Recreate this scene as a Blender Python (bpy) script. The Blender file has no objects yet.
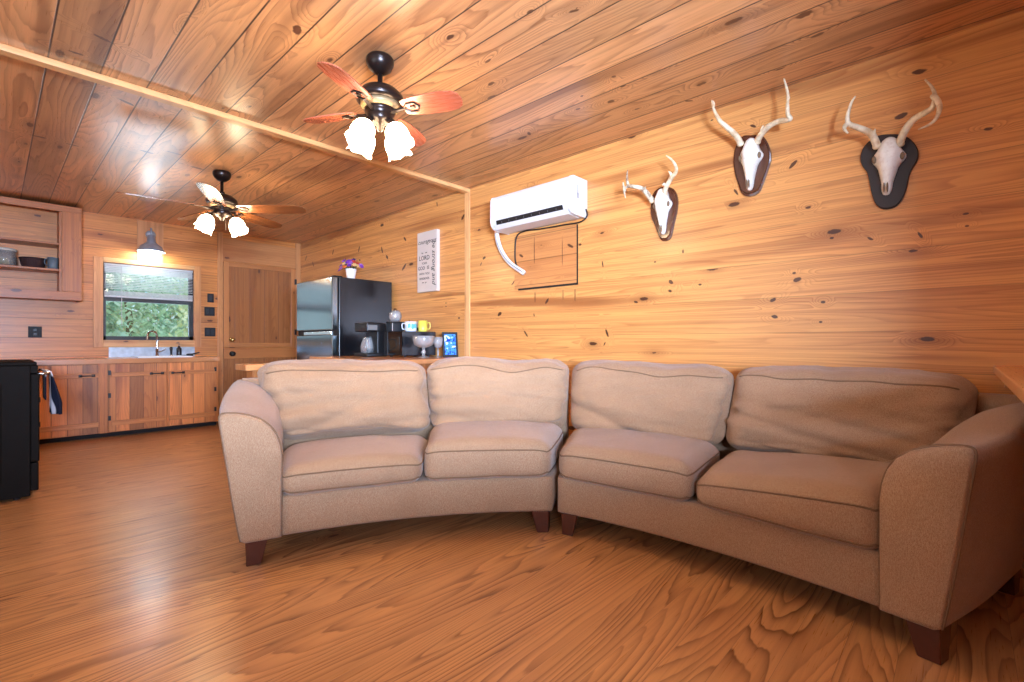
import bpy, bmesh, math, random
from mathutils import Vector, Matrix, noise

SC = bpy.context.scene
COL = SC.collection
random.seed(7)
R = math.radians

def lin(r, g, b):
    def f(c):
        c /= 255.0
        return c / 12.92 if c <= 0.04045 else ((c + 0.055) / 1.055) ** 2.4
    return (f(r), f(g), f(b), 1.0)

# ------------------------------------------------------------------ camera
FPX, HORIZON, CAMZ = 485.0, 343.0, 1.0
SB, CB = 0.68259, 0.73080            # heading of the room axes against the view
cam_d = bpy.data.cameras.new('camera')
cam_d.sensor_width = 36.0
cam_d.lens = FPX / 1024 * 36.0
cam_d.shift_y = (HORIZON - 341.0) / 1024
cam_d.clip_start = 0.02
cam = bpy.data.objects.new('camera', cam_d)
COL.objects.link(cam)
cam.location = (0, 0, CAMZ)
cam.rotation_euler = (R(90), 0, -math.atan2(CB, SB))
SC.camera = cam

# ------------------------------------------------------------------ world, light, exposure
SC.view_settings.view_transform = 'Standard'
SC.view_settings.look = 'None'
SC.view_settings.gamma = 1.0
SC.view_settings.exposure = 0.14
SC.view_settings.use_curve_mapping = False
wd = bpy.data.worlds.new('sky')
SC.world = wd
wd.use_nodes = True
bg = wd.node_tree.nodes['Background']
bg.inputs[0].default_value = (0.80, 0.90, 1.0, 1)
bg.inputs[1].default_value = 1.35

def area(name, loc, rot, sx, sy, power, color):
    d = bpy.data.lights.new(name, 'AREA')
    d.shape = 'RECTANGLE'; d.size = sx; d.size_y = sy
    d.energy = power; d.color = color
    o = bpy.data.objects.new(name, d); COL.objects.link(o)
    o.location = loc; o.rotation_euler = rot
    return o
# daylight from the unseen front opening and the kitchen window, plus added fills
area('daylight_front_window', (-.95, -2.1, 1.27), (R(90), 0, R(-31)), 1.7, 0.46, 1100, (0.52, 0.69, 1.0))
area('left_opening_fill', (-1.66, 1.7, 1.5), (0, R(-90), 0), 1.25, 2.2, 16, (0.86, 0.93, 1.0))  # added general fill, set at an unseen left opening
area('daylight_kitchen_window', (1.317, 8.15, 2.75), (R(-62), 0, 0), 1.5, 0.9, 62, (0.78, 0.88, 1.0))
area('kitchen_low_sheen_fill', (1.317, 8.9, .42), (R(-118), 0, 0), 2.2, 1.0, 70, (0.70, 0.82, 1.0))  # added low light that gives the ceiling its cool sheen
LAMP = 29.0

# ------------------------------------------------------------------ room measures
XA, YB, ZC = 3.13, 7.25, 2.48        # right wall, back wall, ceiling
XL, YR, XK, YK = -1.6, -0.75, -0.55, 3.45

def at(u, v, X=None, Y=None, Z=None):
    """survey helper: the point of the photograph's (u, v) on a known plane of the room"""
    du = u - 512.0
    d = Vector((SB * du + CB * FPX, -CB * du + SB * FPX, HORIZON - v))
    k = X / d.x if X is not None else (Y / d.y if Y is not None else (Z - CAMZ) / d.z)
    return Vector((0, 0, CAMZ)) + d * k

# ------------------------------------------------------------------ node helper
class G:
    def __init__(s, name):
        s.mat = bpy.data.materials.new(name); s.mat.use_nodes = True
        s.nt = s.mat.node_tree; s.N = s.nt.nodes; s.L = s.nt.links
        s.bsdf = s.N['Principled BSDF']
        s.x = 0
    def new(s, t, **kw):
        n = s.N.new(t); s.x += 40; n.location = (s.x - 4000, random.randint(-300, 300))
        for k, v in kw.items(): setattr(n, k, v)
        return n
    def put(s, sock, v):
        if v is None: return
        if isinstance(v, bpy.types.NodeSocket): s.L.new(v, sock)
        else: sock.default_value = v
    def m(s, op, a, b=None, c=None, clamp=False):
        n = s.new('ShaderNodeMath', operation=op, use_clamp=clamp)
        for i, v in enumerate((a, b, c)): s.put(n.inputs[i], v)
        return n.outputs[0]
    def mix(s, f, a, b, mode='MIX'):
        n = s.new('ShaderNodeMix', data_type='RGBA', blend_type=mode, clamp_factor=True)
        s.put(n.inputs[0], f); s.put(n.inputs[6], a); s.put(n.inputs[7], b)
        return n.outputs[2]
    def xyz(s, x=0.0, y=0.0, z=0.0):
        n = s.new('ShaderNodeCombineXYZ')
        for i, v in enumerate((x, y, z)): s.put(n.inputs[i], v)
        return n.outputs[0]
    def noise(s, vec, scale=1.0, detail=2.0, rough=0.5, dist=0.0):
        n = s.new('ShaderNodeTexNoise')
        s.put(n.inputs['Vector'], vec); n.inputs['Scale'].default_value = scale
        n.inputs['Detail'].default_value = detail; n.inputs['Roughness'].default_value = rough
        n.inputs['Distortion'].default_value = dist
        return n.outputs['Fac']
    def ramp(s, v, a, b, lo=0.0, hi=1.0):
        n = s.new('ShaderNodeMapRange', interpolation_type='SMOOTHSTEP')
        s.put(n.inputs[0], v); s.put(n.inputs[1], a); s.put(n.inputs[2], b); s.put(n.inputs[3], lo); s.put(n.inputs[4], hi)
        return n.outputs[0]
    def coord(s):
        tc = s.new('ShaderNodeTexCoord'); sp = s.new('ShaderNodeSeparateXYZ')
        s.L.new(tc.outputs['Object'], sp.inputs[0])
        return tc.outputs['Object'], sp.outputs
    def bump(s, h, strength=0.3, dist=0.005):
        n = s.new('ShaderNodeBump'); n.inputs['Strength'].default_value = strength
        n.inputs['Distance'].default_value = dist; s.put(n.inputs['Height'], h)
        s.L.new(n.outputs[0], s.bsdf.inputs['Normal'])
    def done(s, color, rough=0.5, metal=0.0, spec=0.5, coat=0.0, coat_rough=0.2):
        s.put(s.bsdf.inputs['Base Color'], color); s.put(s.bsdf.inputs['Roughness'], rough)
        s.put(s.bsdf.inputs['Metallic'], metal); s.bsdf.inputs['Specular IOR Level'].default_value = spec
        s.bsdf.inputs['Coat Weight'].default_value = coat; s.bsdf.inputs['Coat Roughness'].default_value = coat_rough
        return s.mat

def pine(name, au, av, w=0.207, v0=0.0, light=(214, 158, 98), dark=(172, 104, 52), heart=(160, 88, 44),
         seam=(0.0035, 0.85), vary=0.16, grain=22.0, gu=0.55, gv=7.0, gamp=0.55, knots=True, knot_thr=0.62,
         kcell=0.30, placed=(), rough=0.42, coat=0.15, coat_rough=0.25, seed=0.0, heart_amt=0.45, coarse=0.0, streak=0.45, knot_col=(84, 42, 26)):
    """sawn pine boards along axis au, laid side by side along axis av"""
    g = G(name)
    vec, ax = g.coord()
    u, v = ax['XYZ'.index(au)], ax['XYZ'.index(av)]
    b = g.m('DIVIDE', g.m('SUBTRACT', v, v0), w)
    idx = g.m('FLOOR', b); fr = g.m('FRACT', b)
    wn = g.new('ShaderNodeTexWhiteNoise', noise_dimensions='1D')
    g.put(wn.inputs['W'], g.m('ADD', idx, 13.37 + seed))
    sp = g.new('ShaderNodeSeparateColor'); g.L.new(wn.outputs['Color'], sp.inputs[0])
    r1, r2, r3 = sp.outputs
    u2 = g.m('ADD', u, g.m('MULTIPLY', r1, 37.0))
    v2 = g.m('ADD', v, g.m('MULTIPLY', r2, 11.0))
    z2 = g.m('MULTIPLY', r3, 20.0)
    n = g.noise(g.xyz(g.m('MULTIPLY', u2, gu), g.m('MULTIPLY', v2, gv), z2), 1.0, 0.6, 0.4)
    kmask = None; bend = 0.0
    if knots:
        # scattered knots: one candidate in each cell of a stretched cell pattern
        vor = g.new('ShaderNodeTexVoronoi', feature='F1', voronoi_dimensions='2D')
        g.put(vor.inputs['Vector'], g.xyz(g.m('MULTIPLY', u2, 0.62 / kcell), g.m('DIVIDE', v2, kcell * 0.62), 0.0))
        vor.inputs['Scale'].default_value = 1.0
        vs = g.new('ShaderNodeSeparateColor'); g.L.new(vor.outputs['Color'], vs.inputs[0])
        size = g.m('MULTIPLY', g.ramp(vs.outputs[0], knot_thr, 1.0), 0.085)
        wob = g.noise(g.xyz(g.m('MULTIPLY', u, 60.0), g.m('MULTIPLY', v, 60.0), 0.0), 1.0, 1.0)
        dd = g.m('ADD', vor.outputs['Distance'], g.m('MULTIPLY', g.m('SUBTRACT', wob, 0.5), 0.035))
        kmask = g.m('MULTIPLY', g.ramp(g.m('DIVIDE', dd, g.m('ADD', size, 0.0001)), 1.15, 0.75), g.ramp(vs.outputs[0], knot_thr, knot_thr + 0.05))
        halo = g.m('MULTIPLY', g.ramp(dd, 0.3, 0.03), g.ramp(vs.outputs[0], knot_thr, knot_thr + 0.05))
        bend = g.m('MULTIPLY', halo, 0.22)
    if placed:
        pv = g.xyz(u, v, 0.0)
        wob = g.noise(pv, 45.0, 1.0)
        best = None
        for (pu, pvv, su, sv, ang) in placed:
            mp = g.new('ShaderNodeMapping', vector_type='TEXTURE')
            g.L.new(pv, mp.inputs['Vector'])
            mp.inputs['Location'].default_value = (pu, pvv, 0); mp.inputs['Rotation'].default_value = (0, 0, R(ang))
            mp.inputs['Scale'].default_value = (su, sv, 1)
            ln = g.new('ShaderNodeVectorMath', operation='LENGTH'); g.L.new(mp.outputs[0], ln.inputs[0])
            best = ln.outputs['Value'] if best is None else g.m('MINIMUM', best, ln.outputs['Value'])
            ch = g.new('ShaderNodeVectorMath', operation='MULTIPLY_ADD')      # keeps the knots evaluated one after another
            g.L.new(best, ch.inputs[0]); ch.inputs[1].default_value = (1e-7, 1e-7, 1e-7); g.L.new(pv, ch.inputs[2])
            pv = ch.outputs[0]
        dk = g.m('ADD', best, g.m('MULTIPLY', g.m('SUBTRACT', wob, 0.5), 0.7))
        pm = g.ramp(dk, 1.2, 0.8)
        kmask = pm if kmask is None else g.m('MAXIMUM', kmask, pm)
        b2 = g.m('MULTIPLY', g.ramp(best, 6.0, 0.6), 0.16)
        bend = g.m('ADD', b2, bend)
    n2 = g.m('ADD', n, bend)
    ph = g.m('FRACT', g.m('ADD', g.m('MULTIPLY', n2, grain), g.m('MULTIPLY', g.noise(g.xyz(g.m('MULTIPLY', u2, 4.0), g.m('MULTIPLY', v2, 40.0), z2), 1.0, 1.0), 0.5)))
    ring = g.m('MULTIPLY', g.m('POWER', ph, 2.6), g.ramp(ph, 1.0, 0.90))      # slow early wood, crisp edge of late wood
    ring = g.m('MULTIPLY', ring, 1.35, clamp=True)
    soft = g.noise(g.xyz(g.m('MULTIPLY', u2, 1.1), g.m('MULTIPLY', v2, 9.0), z2), 1.0, 2.0)
    amp = g.m('MULTIPLY', g.ramp(soft, 0.25, 0.75, 0.35, 1.0), gamp)
    fine = g.noise(g.xyz(g.m('MULTIPLY', u2, 9.0), g.m('MULTIPLY', v2, 260.0), z2), 1.0, 1.0)
    hw = g.noise(g.xyz(g.m('MULTIPLY', u2, 0.45), g.m('MULTIPLY', v2, 6.5), g.m('ADD', z2, 7.0)), 1.0, 2.0, 0.55)
    L, D, H = lin(*light), lin(*dark), lin(*heart)
    c = g.mix(g.m('MULTIPLY', ring, amp), L, D)
    c = g.mix(g.m('MULTIPLY', g.ramp(hw, 0.53, 0.72), heart_amt), c, H)
    if coarse:
        bl = g.noise(vec, 2.3, 3.0)
        c = g.mix(g.m('MULTIPLY', g.ramp(bl, 0.4, 0.75), coarse), c, D)
    st = g.noise(g.xyz(g.m('MULTIPLY', u2, 0.5), g.m('MULTIPLY', v2, 42.0), g.m('ADD', z2, 3.0)), 1.0, 2.0, 0.6)
    c = g.mix(g.m('MULTIPLY', g.ramp(st, 0.42, 0.68), streak), c, D)
    val = g.m('MULTIPLY_ADD', g.m('SUBTRACT', wn.outputs['Value'], 0.5), vary * 2, 1.0)
    val = g.m('MULTIPLY', val, g.m('MULTIPLY_ADD', fine, 0.16, 0.92))
    c = g.mix(1.0, c, g.xyz(val, val, val), 'MULTIPLY')
    if kmask is not None:
        if knots: c = g.mix(g.m('MULTIPLY', halo, 0.35), c, H)
        c = g.mix(g.m('MULTIPLY', kmask, .92), c, lin(*knot_col))
    e = g.m('MULTIPLY', g.m('MINIMUM', fr, g.m('SUBTRACT', 1.0, fr)), w)
    sm = g.m('MULTIPLY', g.ramp(e, seam[0], seam[0] * 0.35), seam[1])
    c = g.mix(sm, c, lin(52, 26, 18))
    g.bump(g.m('SUBTRACT', g.m('MULTIPLY', ring, 0.15), g.m('MULTIPLY', sm, 1.0)), 0.35, 0.003)
    rr = g.m('MULTIPLY_ADD', fine, 0.12, rough - 0.06)
    return g.done(c, rr, coat=coat, coat_rough=coat_rough)

def plain(name, rgb, rough=0.5, metal=0.0, spec=0.5, var=0.06, scale=14.0, coat=0.0, bump=0.0, bscale=80.0, speck=None):
    g = G(name); vec, ax = g.coord()
    n = g.noise(vec, scale, 3.0)
    a = tuple(c * (1 - var) for c in lin(*rgb)[:3]) + (1,); b = tuple(min(1, c * (1 + var)) for c in lin(*rgb)[:3]) + (1,)
    c = g.mix(n, a, b)
    if speck:
        s2 = g.noise(vec, speck[0], 2.0, 0.7)
        c = g.mix(g.m('MULTIPLY', g.ramp(s2, 0.45, 0.7), speck[1]), c, lin(*speck[2]))
    if bump: g.bump(g.noise(vec, bscale, 2.0), bump, 0.004)
    return g.done(c, rough, metal, spec, coat)

def emis(name, rgb, strength, base=(240, 240, 235)):
    g = G(name); vec, ax = g.coord()
    n = g.noise(vec, 30.0, 1.0)
    g.bsdf.inputs['Emission Color'].default_value = lin(*rgb)
    g.put(g.bsdf.inputs['Emission Strength'], g.m('MULTIPLY_ADD', n, strength * 0.3, strength * 0.85))
    return g.done(lin(*base), 0.35)

def glass(name, tint=(235, 245, 245), alpha=0.12, rough=0.03, body=0.0):
    """thin clear glass: mostly see-through, with reflections"""
    g = G(name)
    tr = g.new('ShaderNodeBsdfTransparent'); tr.inputs[0].default_value = lin(*tint)
    gl = g.new('ShaderNodeBsdfGlossy'); gl.inputs['Roughness'].default_value = rough; gl.inputs[0].default_value = (1, 1, 1, 1)
    fz = g.new('ShaderNodeFresnel'); fz.inputs[0].default_value = 1.5
    f = g.m('ADD', fz.outputs[0], alpha, clamp=True)
    mx = g.new('ShaderNodeMixShader'); g.put(mx.inputs[0], f); g.L.new(tr.outputs[0], mx.inputs[1]); g.L.new(gl.outputs[0], mx.inputs[2])
    out = mx.outputs[0]
    if body:  # white body painted in for the bright gloss of the glassware
        df = g.new('ShaderNodeBsdfTranslucent'); df.inputs[0].default_value = (.9, .92, .93, 1)
        d2 = g.new('ShaderNodeBsdfDiffuse'); d2.inputs[0].default_value = (.9, .92, .93, 1)
        m2 = g.new('ShaderNodeMixShader'); m2.inputs[0].default_value = .5; g.L.new(df.outputs[0], m2.inputs[1]); g.L.new(d2.outputs[0], m2.inputs[2])
        m3 = g.new('ShaderNodeMixShader'); m3.inputs[0].default_value = body; g.L.new(out, m3.inputs[1]); g.L.new(m2.outputs[0], m3.inputs[2]); out = m3.outputs[0]
    g.L.new(out, g.N['Material Output'].inputs['Surface'])
    return g.mat

# ------------------------------------------------------------------ mesh helpers
def link(name, me, mat, parent=None, smooth=False):
    if isinstance(mat, (list, tuple)):
        for x in mat: me.materials.append(x)
    else: me.materials.append(mat)
    if smooth:
        for p in me.polygons: p.use_smooth = True
    o = bpy.data.objects.new(name, me); COL.objects.link(o)
    if parent is not None: o.parent = parent
    return o
def obj(name, bm, mat, parent=None, smooth=False, loc=None):
    """one mesh object; vertices are given in room coordinates and stored about the parent's (or loc's) origin"""
    off = Vector((0, 0, 0))
    if parent is not None: off = root_loc(parent)
    elif loc is not None: off = Vector(loc)
    if off.length: bmesh.ops.translate(bm, verts=bm.verts, vec=-off)
    bmesh.ops.recalc_face_normals(bm, faces=bm.faces)
    me = bpy.data.meshes.new(name); bm.to_mesh(me); bm.free()
    o = link(name, me, mat, parent, smooth)
    if parent is None and loc is not None: o.location = loc
    return o
def root_loc(o):
    v = Vector(o.location)
    while o.parent: o = o.parent; v += Vector(o.location)
    return v
def tag(o, label=None, cat=None, group=None, kind=None):
    for k, v in (('label', label), ('category', cat), ('group', group), ('kind', kind)):
        if v: o[k] = v
    return o
def thing(name, label, cat, loc, group=None):
    o = bpy.data.objects.new(name, None); COL.objects.link(o); o.location = loc; o.empty_display_size = 0.1
    return tag(o, label, cat, group)
def struct(name, bm, mat, label=None, cat=None, smooth=False):
    return tag(obj(name, bm, mat, smooth=smooth), label, cat, kind='structure')

def BM(): return bmesh.new()
def box(bm, x0, y0, z0, x1, y1, z1, bev=0.0, seg=2):
    r = bmesh.ops.create_cube(bm, size=1.0)
    vs = r['verts']
    for v in vs:
        v.co = Vector((x0 + (v.co.x + .5) * (x1 - x0), y0 + (v.co.y + .5) * (y1 - y0), z0 + (v.co.z + .5) * (z1 - z0)))
    if bev:
        es = list({e for v in vs for e in v.link_edges})
        bmesh.ops.bevel(bm, geom=es, offset=bev, segments=seg, profile=0.5, affect='EDGES')
    return bm
def bx(*a, **k): return box(BM(), *a, **k)
def frame_of(t):
    t = t.normalized(); a = Vector((0, 0, 1)) if abs(t.z) < 0.9 else Vector((1, 0, 0))
    n = t.cross(a).normalized(); return n, t.cross(n).normalized()
def spline(pts, k=6):
    """Catmull-Rom through the points"""
    P = [Vector(p) for p in pts]
    if len(P) < 3: return P
    Q = [P[0] * 2 - P[1]] + P + [P[-1] * 2 - P[-2]]
    out = []
    for i in range(1, len(Q) - 2):
        a, b, c, d = Q[i - 1:i + 3]
        for j in range(k):
            t = j / k
            out.append(0.5 * ((2 * b) + (c - a) * t + (2 * a - 5 * b + 4 * c - d) * t * t + (3 * b - a - 3 * c + d) * t ** 3))
    out.append(P[-1]); return out
def tube(bm, pts, rad, seg=10, closed=False, cap=True, flat=1.0):
    P = [Vector(p) for p in pts]; n = len(P)
    rr = rad if isinstance(rad, (list, tuple)) else [rad] * n
    if len(rr) != n: rr = [rr[0] + (rr[-1] - rr[0]) * i / (n - 1) if len(rr) == 2 else rr[min(len(rr) - 1, int(i * len(rr) / n))] for i in range(n)]
    rings = []; N = None
    for i in range(n):
        a = P[(i - 1) % n] if (closed or i > 0) else P[i]; b = P[(i + 1) % n] if (closed or i < n - 1) else P[i]
        t = (b - a).normalized() if (b - a).length > 1e-9 else Vector((0, 0, 1))
        if N is None: N, B = frame_of(t)
        else:
            N = (N - t * N.dot(t)); N = N.normalized() if N.length > 1e-6 else frame_of(t)[0]
            B = t.cross(N)
        rings.append([bm.verts.new(P[i] + (N * math.cos(q) + B * math.sin(q) * flat) * rr[i]) for q in [2 * math.pi * k / seg for k in range(seg)]])
    m = n if closed else n - 1
    for i in range(m):
        A_, B_ = rings[i], rings[(i + 1) % n]
        for k in range(seg): bm.faces.new((A_[k], A_[(k + 1) % seg], B_[(k + 1) % seg], B_[k]))
    if cap and not closed:
        bm.faces.new(rings[0]); bm.faces.new(list(reversed(rings[-1])))
    return bm
def lathe(bm, prof, c, seg=28, axis=(0, 0, 1), cap=True):
    """revolve (radius, height) profile about the axis through c"""
    az = Vector(axis).normalized(); ax_, ay = frame_of(az); c = Vector(c); rings = []
    for (r, h) in prof:
        rings.append([bm.verts.new(c + az * h + (ax_ * math.cos(q) + ay * math.sin(q)) * max(r, 1e-4)) for q in [2 * math.pi * k / seg for k in range(seg)]])
    for i in range(len(rings) - 1):
        for k in range(seg): bm.faces.new((rings[i][k], rings[i][(k + 1) % seg], rings[i + 1][(k + 1) % seg], rings[i + 1][k]))
    if cap:
        bm.faces.new(rings[0]); bm.faces.new(list(reversed(rings[-1])))
    return bm
def prism(bm, outline, fa, fb):
    """solid between two copies of an outline: fa(p), fb(p) place it"""
    A_ = [bm.verts.new(fa(p)) for p in outline]; B_ = [bm.verts.new(fb(p)) for p in outline]
    n = len(outline)
    bm.faces.new(A_); bm.faces.new(list(reversed(B_)))
    for i in range(n): bm.faces.new((A_[i], A_[(i + 1) % n], B_[(i + 1) % n], B_[i]))
    return bm
def smooth_loop(pts, k=5):
    P = [Vector(p) for p in pts]; n = len(P); out = []
    for i in range(n):
        a, b, c, d = P[i - 1], P[i], P[(i + 1) % n], P[(i + 2) % n]
        for j in range(k):
            t = j / k
            out.append(0.5 * ((2 * b) + (c - a) * t + (2 * a - 5 * b + 4 * c - d) * t * t + (3 * b - a - 3 * c + d) * t ** 3))
    return out
def text_mesh(bm, body, size, M, extrude=0.0006, shear=0.0, align='CENTER'):
    cu = bpy.data.curves.new('t', 'FONT'); cu.body = body; cu.size = size; cu.align_x = align; cu.align_y = 'CENTER'
    cu.extrude = extrude; cu.shear = shear; cu.resolution_u = 3
    o = bpy.data.objects.new('t', cu); COL.objects.link(o)
    bpy.context.view_layer.update()
    me = bpy.data.meshes.new_from_object(o.evaluated_get(bpy.context.evaluated_depsgraph_get()))
    me.transform(M); bm.from_mesh(me)
    bpy.data.objects.remove(o); bpy.data.curves.remove(cu); bpy.data.meshes.remove(me)
    return bm

# ------------------------------------------------------------------ wood of the room
def kp(lst, plane):
    out = []
    for q in lst:
        u, v, s = q[:3]; ang = q[3] if len(q) > 3 else 0; el = q[4] if len(q) > 4 else 0.6
        p = at(u, v, **plane)
        out.append((p.y, p.z if 'X' in plane else p.x, s * .85, s * el * .85, ang))
    return out
KW = kp([(671, 282, .022, 40), (670, 291, .016, 20), (700, 284.6, .013), (636, 302, .02, 15, .45), (607, 333, .034, 68, .3), (604.5, 344, .018, 120, .35),
         (773, 300, .022, -25, .55), (774.5, 316.7, .022, 15, .5), (797, 279.7, .024, -15), (794, 273, .012), (602.6, 264, .028, 80, .25), (683, 251.5, .018, 90, .35),
         (823, 302, .014), (820.6, 322, .011), (831.6, 238, .012), (870, 238.6, .018, 35, .4), (920, 235, .02, 60, .35), (966, 213.7, .012, 0, .5), (808, 207.5, .015),
         (967, 226, .009), (919, 71.6, .034, 8, .4), (793, 164.5, .03, -45, .4), (988, 129, .018, 5, .45), (901, 116, .03, -15, .5), (753, 126, .022, 30, .4),
         (736, 192, .028, 60, .28), (359, 249, .045, -70, .3), (333, 252, .045, -65, .28), (382, 250, .05, 70, .28), (387, 257, .035, 45, .5), (404, 267, .06, -38, .3),
         (405, 239, .04, 45, .35), (382, 225, .04, 0, .5), (463, 217, .04, -50, .4), (313, 264, .05, 60, .22), (306, 258, .05, -50, .2), (484, 258, .028, -20, .5),
         (528, 255.6, .04, 40, .25), (580, 244.6, .018), (547, 301, .03, -50, .4), (513, 283, .03, -45, .25), (499.6, 314, .03, -30), (534, 315, .016, 80, .4),
         (526, 334, .04, 50, .25), (481, 264, .02, -60, .4), (410, 323, .06, 62, .14), (446, 303, .012), (446, 306.5, .01), (459, 318, .018), (437, 204, .03, 80, .3),
         (395, 320, .05, 8, .2), (712, 120, .01), (655, 262, .01), (535, 297, .05, 90, .1), (563, 295, .05, 90, .08), (575, 295, .06, 90, .08)], {'X': XA})
KC = kp([(488, 61, .03, 10, .3), (491, 83.7, .03, 10, .5), (701.5, 84, .036, 8, .45), (611, 101.5, .028, 0, .7), (688.6, 101, .03, -40, .35), (637, 109, .022, 0, .4),
         (613.6, 76.6, .016, 0, .8), (623, 86, .02, 0, .7), (582, 96, .012, 0, .8), (578, 109, .022, 0, .5), (529, 133.6, .03, 60, .5), (530, 11.7, .02), (574, 11, .03, -20, .3),
         (804.6, 14.5, .04, 5, .6), (817.5, 35, .034, 5, .4), (780, 69, .025, 0, .4), (103, 38.7, .05, 70, .25), (76, 53, .035, 90, .35), (40, 137, .04, 90, .45),
         (72.6, 145, .05, 85, .2), (127, 102.6, .06, 60, .25), (174, 97, .04, 75, .4), (200, 118.7, .045, 80, .5), (197, 168, .06, 80, .4), (174, 153, .06, 85, .3), (147, 152, .05, 80, .4),
         (450, 37, .03, 0, .5), (330, 60, .022), (297, 30, .045, 20, .5), (350, 92, .02, 0, .6)], {'Z': ZC})
M_WALL_A = pine('pine_boards_right_wall', 'Y', 'Z', 0.206, 0.03, (228, 162, 92), (166, 90, 42), (126, 56, 26), seam=(0.0022, 0.38), vary=0.06, knots=True, knot_thr=0.9,
                placed=KW, knot_col=(62, 26, 16), gv=8.5, gu=0.32, gamp=0.6, seed=3, heart_amt=.7, streak=.36, rough=0.36, coat=0.25)
M_WALL_B = pine('pine_boards_back_wall', 'X', 'Z', 0.206, 0.03, (214, 140, 70), (158, 84, 36), (124, 58, 26), seam=(0.003, 0.7), vary=0.12, knot_thr=0.66, kcell=0.42, gamp=0.4, seed=9, heart_amt=.3)
M_CEIL = pine('pine_boards_ceiling', 'Y', 'X', 0.207, 0.195, (214, 158, 106), (134, 78, 42), (108, 62, 36), seam=(0.0055, 0.95), vary=0.22, knot_thr=0.70, kcell=0.34,
              placed=KC, gv=4.2, gu=0.5, grain=24.0, streak=.25, gamp=0.8, seed=21, rough=0.30, coat=0.5, coat_rough=0.36, heart_amt=.6)
M_FLOOR = pine('heart_pine_floor', 'X', 'Y', 0.135, 0.02, (208, 152, 100), (108, 58, 28), (128, 72, 36), seam=(0.0012, 0.35), vary=0.05, knot_thr=0.93, gv=5.0, gu=0.5, grain=24.0,
               gamp=0.95, seed=5, rough=0.30, coat=0.35, coat_rough=0.22, heart_amt=0.2, coarse=0.12, streak=.2)
M_PLAINW = pine('plain_wall_boards', 'Y', 'Z', 0.206, 0.03, (208, 150, 95), (178, 112, 62), seam=(0.003, 0.7), knot_thr=.8, seed=30)
def board(name, au, av, seed, light=(212, 150, 92), dark=(176, 108, 58), w=5.0, **k):
    k.setdefault('knot_thr', 0.8)
    return pine(name, au, av, w, -2.51, light, dark, seam=(0.0001, 0.0), vary=0.05, seed=seed, **k)
M_TRIM_H = board('pine_trim_along_x', 'X', 'Z', 41, (232, 178, 116), gamp=.35)
M_TRIM_V = board('pine_trim_upright', 'Z', 'X', 43, (212, 148, 90), gamp=.4)
M_TRIM_VY = board('pine_trim_upright_side', 'Z', 'Y', 44, (230, 176, 116), gamp=.35)
M_TOP = board('pine_worktop', 'X', 'Y', 47, (212, 148, 92), (178, 108, 60), w=5.0, gamp=.45, rough=.3, coat=.4)
M_DOOR = pine('pine_plank_door', 'Z', 'X', 0.19, 2.13, (172, 108, 56), (132, 76, 34), (118, 64, 30), seam=(0.0035, 0.7), vary=0.09, knot_thr=0.82, gamp=.5, seed=51)
M_CABD = pine('cedar_plank_cabinet_front', 'Z', 'X', 0.118, 0.02, (204, 128, 68), (150, 76, 36), (92, 36, 22), seam=(0.003, 0.8), streak=.2, vary=0.42, knot_thr=0.8, kcell=.25, gamp=.5, seed=60, heart_amt=.8)
M_BATTEN = board('cedar_batten', 'X', 'Z', 63, (206, 132, 72), (160, 88, 44), gamp=.4)
M_SHELF = board('shelf_pine', 'X', 'Z', 70, (196, 118, 58), (152, 80, 36), gamp=.4)
M_SHELFV = board('shelf_pine_upright', 'Z', 'X', 71, (198, 120, 58), (152, 80, 36), gamp=.6, gv=9)

# ------------------------------------------------------------------ other materials
def fabric(name, rgb, rgb2):
    g = G(name); vec, ax = g.coord()
    n1 = g.noise(vec, 850.0, 1.0, 0.6); n2 = g.noise(vec, 5.0, 3.0); n3 = g.noise(g.xyz(g.m('MULTIPLY', ax[0], 420.0), g.m('MULTIPLY', ax[1], 420.0), g.m('MULTIPLY', ax[2], 110.0)), 1.0, 1.0)
    c = g.mix(g.ramp(n1, 0.35, 0.65), lin(*rgb), lin(*rgb2))
    c = g.mix(g.m('MULTIPLY', g.ramp(n3, 0.4, 0.7), 0.25), c, lin(206, 178, 146))
    c = g.mix(g.m('MULTIPLY', g.ramp(n2, 0.45, 0.75), 0.22), c, lin(132, 102, 76))
    g.bump(g.m('ADD', n1, g.m('MULTIPLY', n3, 0.6)), 0.5, 0.002)
    g.bsdf.inputs['Sheen Weight'].default_value = 0.25; g.bsdf.inputs['Sheen Roughness'].default_value = 0.4
    return g.done(c, 0.9, spec=0.2)
M_FAB = fabric('tan_chenille', (182, 144, 112), (130, 98, 72))
M_PIPE = plain('tan_piping', (120, 90, 64), 0.9, var=.1)
M_SLEG = plain('mahogany_stained_leg', (78, 34, 20), 0.4, var=.2, scale=30, coat=.3)
M_BRONZE = plain('oil_rubbed_bronze', (44, 34, 30), 0.28, 0.6, var=.2)
M_GILT = plain('gilded_filigree', (150, 124, 88), 0.5, 0.3, var=.45, scale=60)
M_BLADE1 = pine('rosewood_fan_blade', 'X', 'Y', 5.0, -2.5, (172, 92, 66), (134, 62, 44), (120, 52, 38), seam=(.0001, 0), knots=False, vary=.0, seed=80, gv=30, gamp=.5, rough=.28, coat=.5)
M_BLADE2 = pine('walnut_fan_blade', 'X', 'Y', 5.0, -2.5, (150, 92, 52), (112, 62, 34), (96, 52, 30), seam=(.0001, 0), knots=False, vary=.0, seed=81, gv=30, gamp=.5, rough=.22, coat=.6)
M_SHADE = emis('frosted_lamp_glass', (255, 226, 184), LAMP)
M_BULB = emis('lamp_bulb', (255, 246, 228), LAMP * 1.5)
M_WHITE = plain('white_plastic', (222, 220, 216), 0.35, var=.02)
M_WHITE2 = plain('white_hose', (232, 228, 222), 0.5, var=.04)
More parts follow.
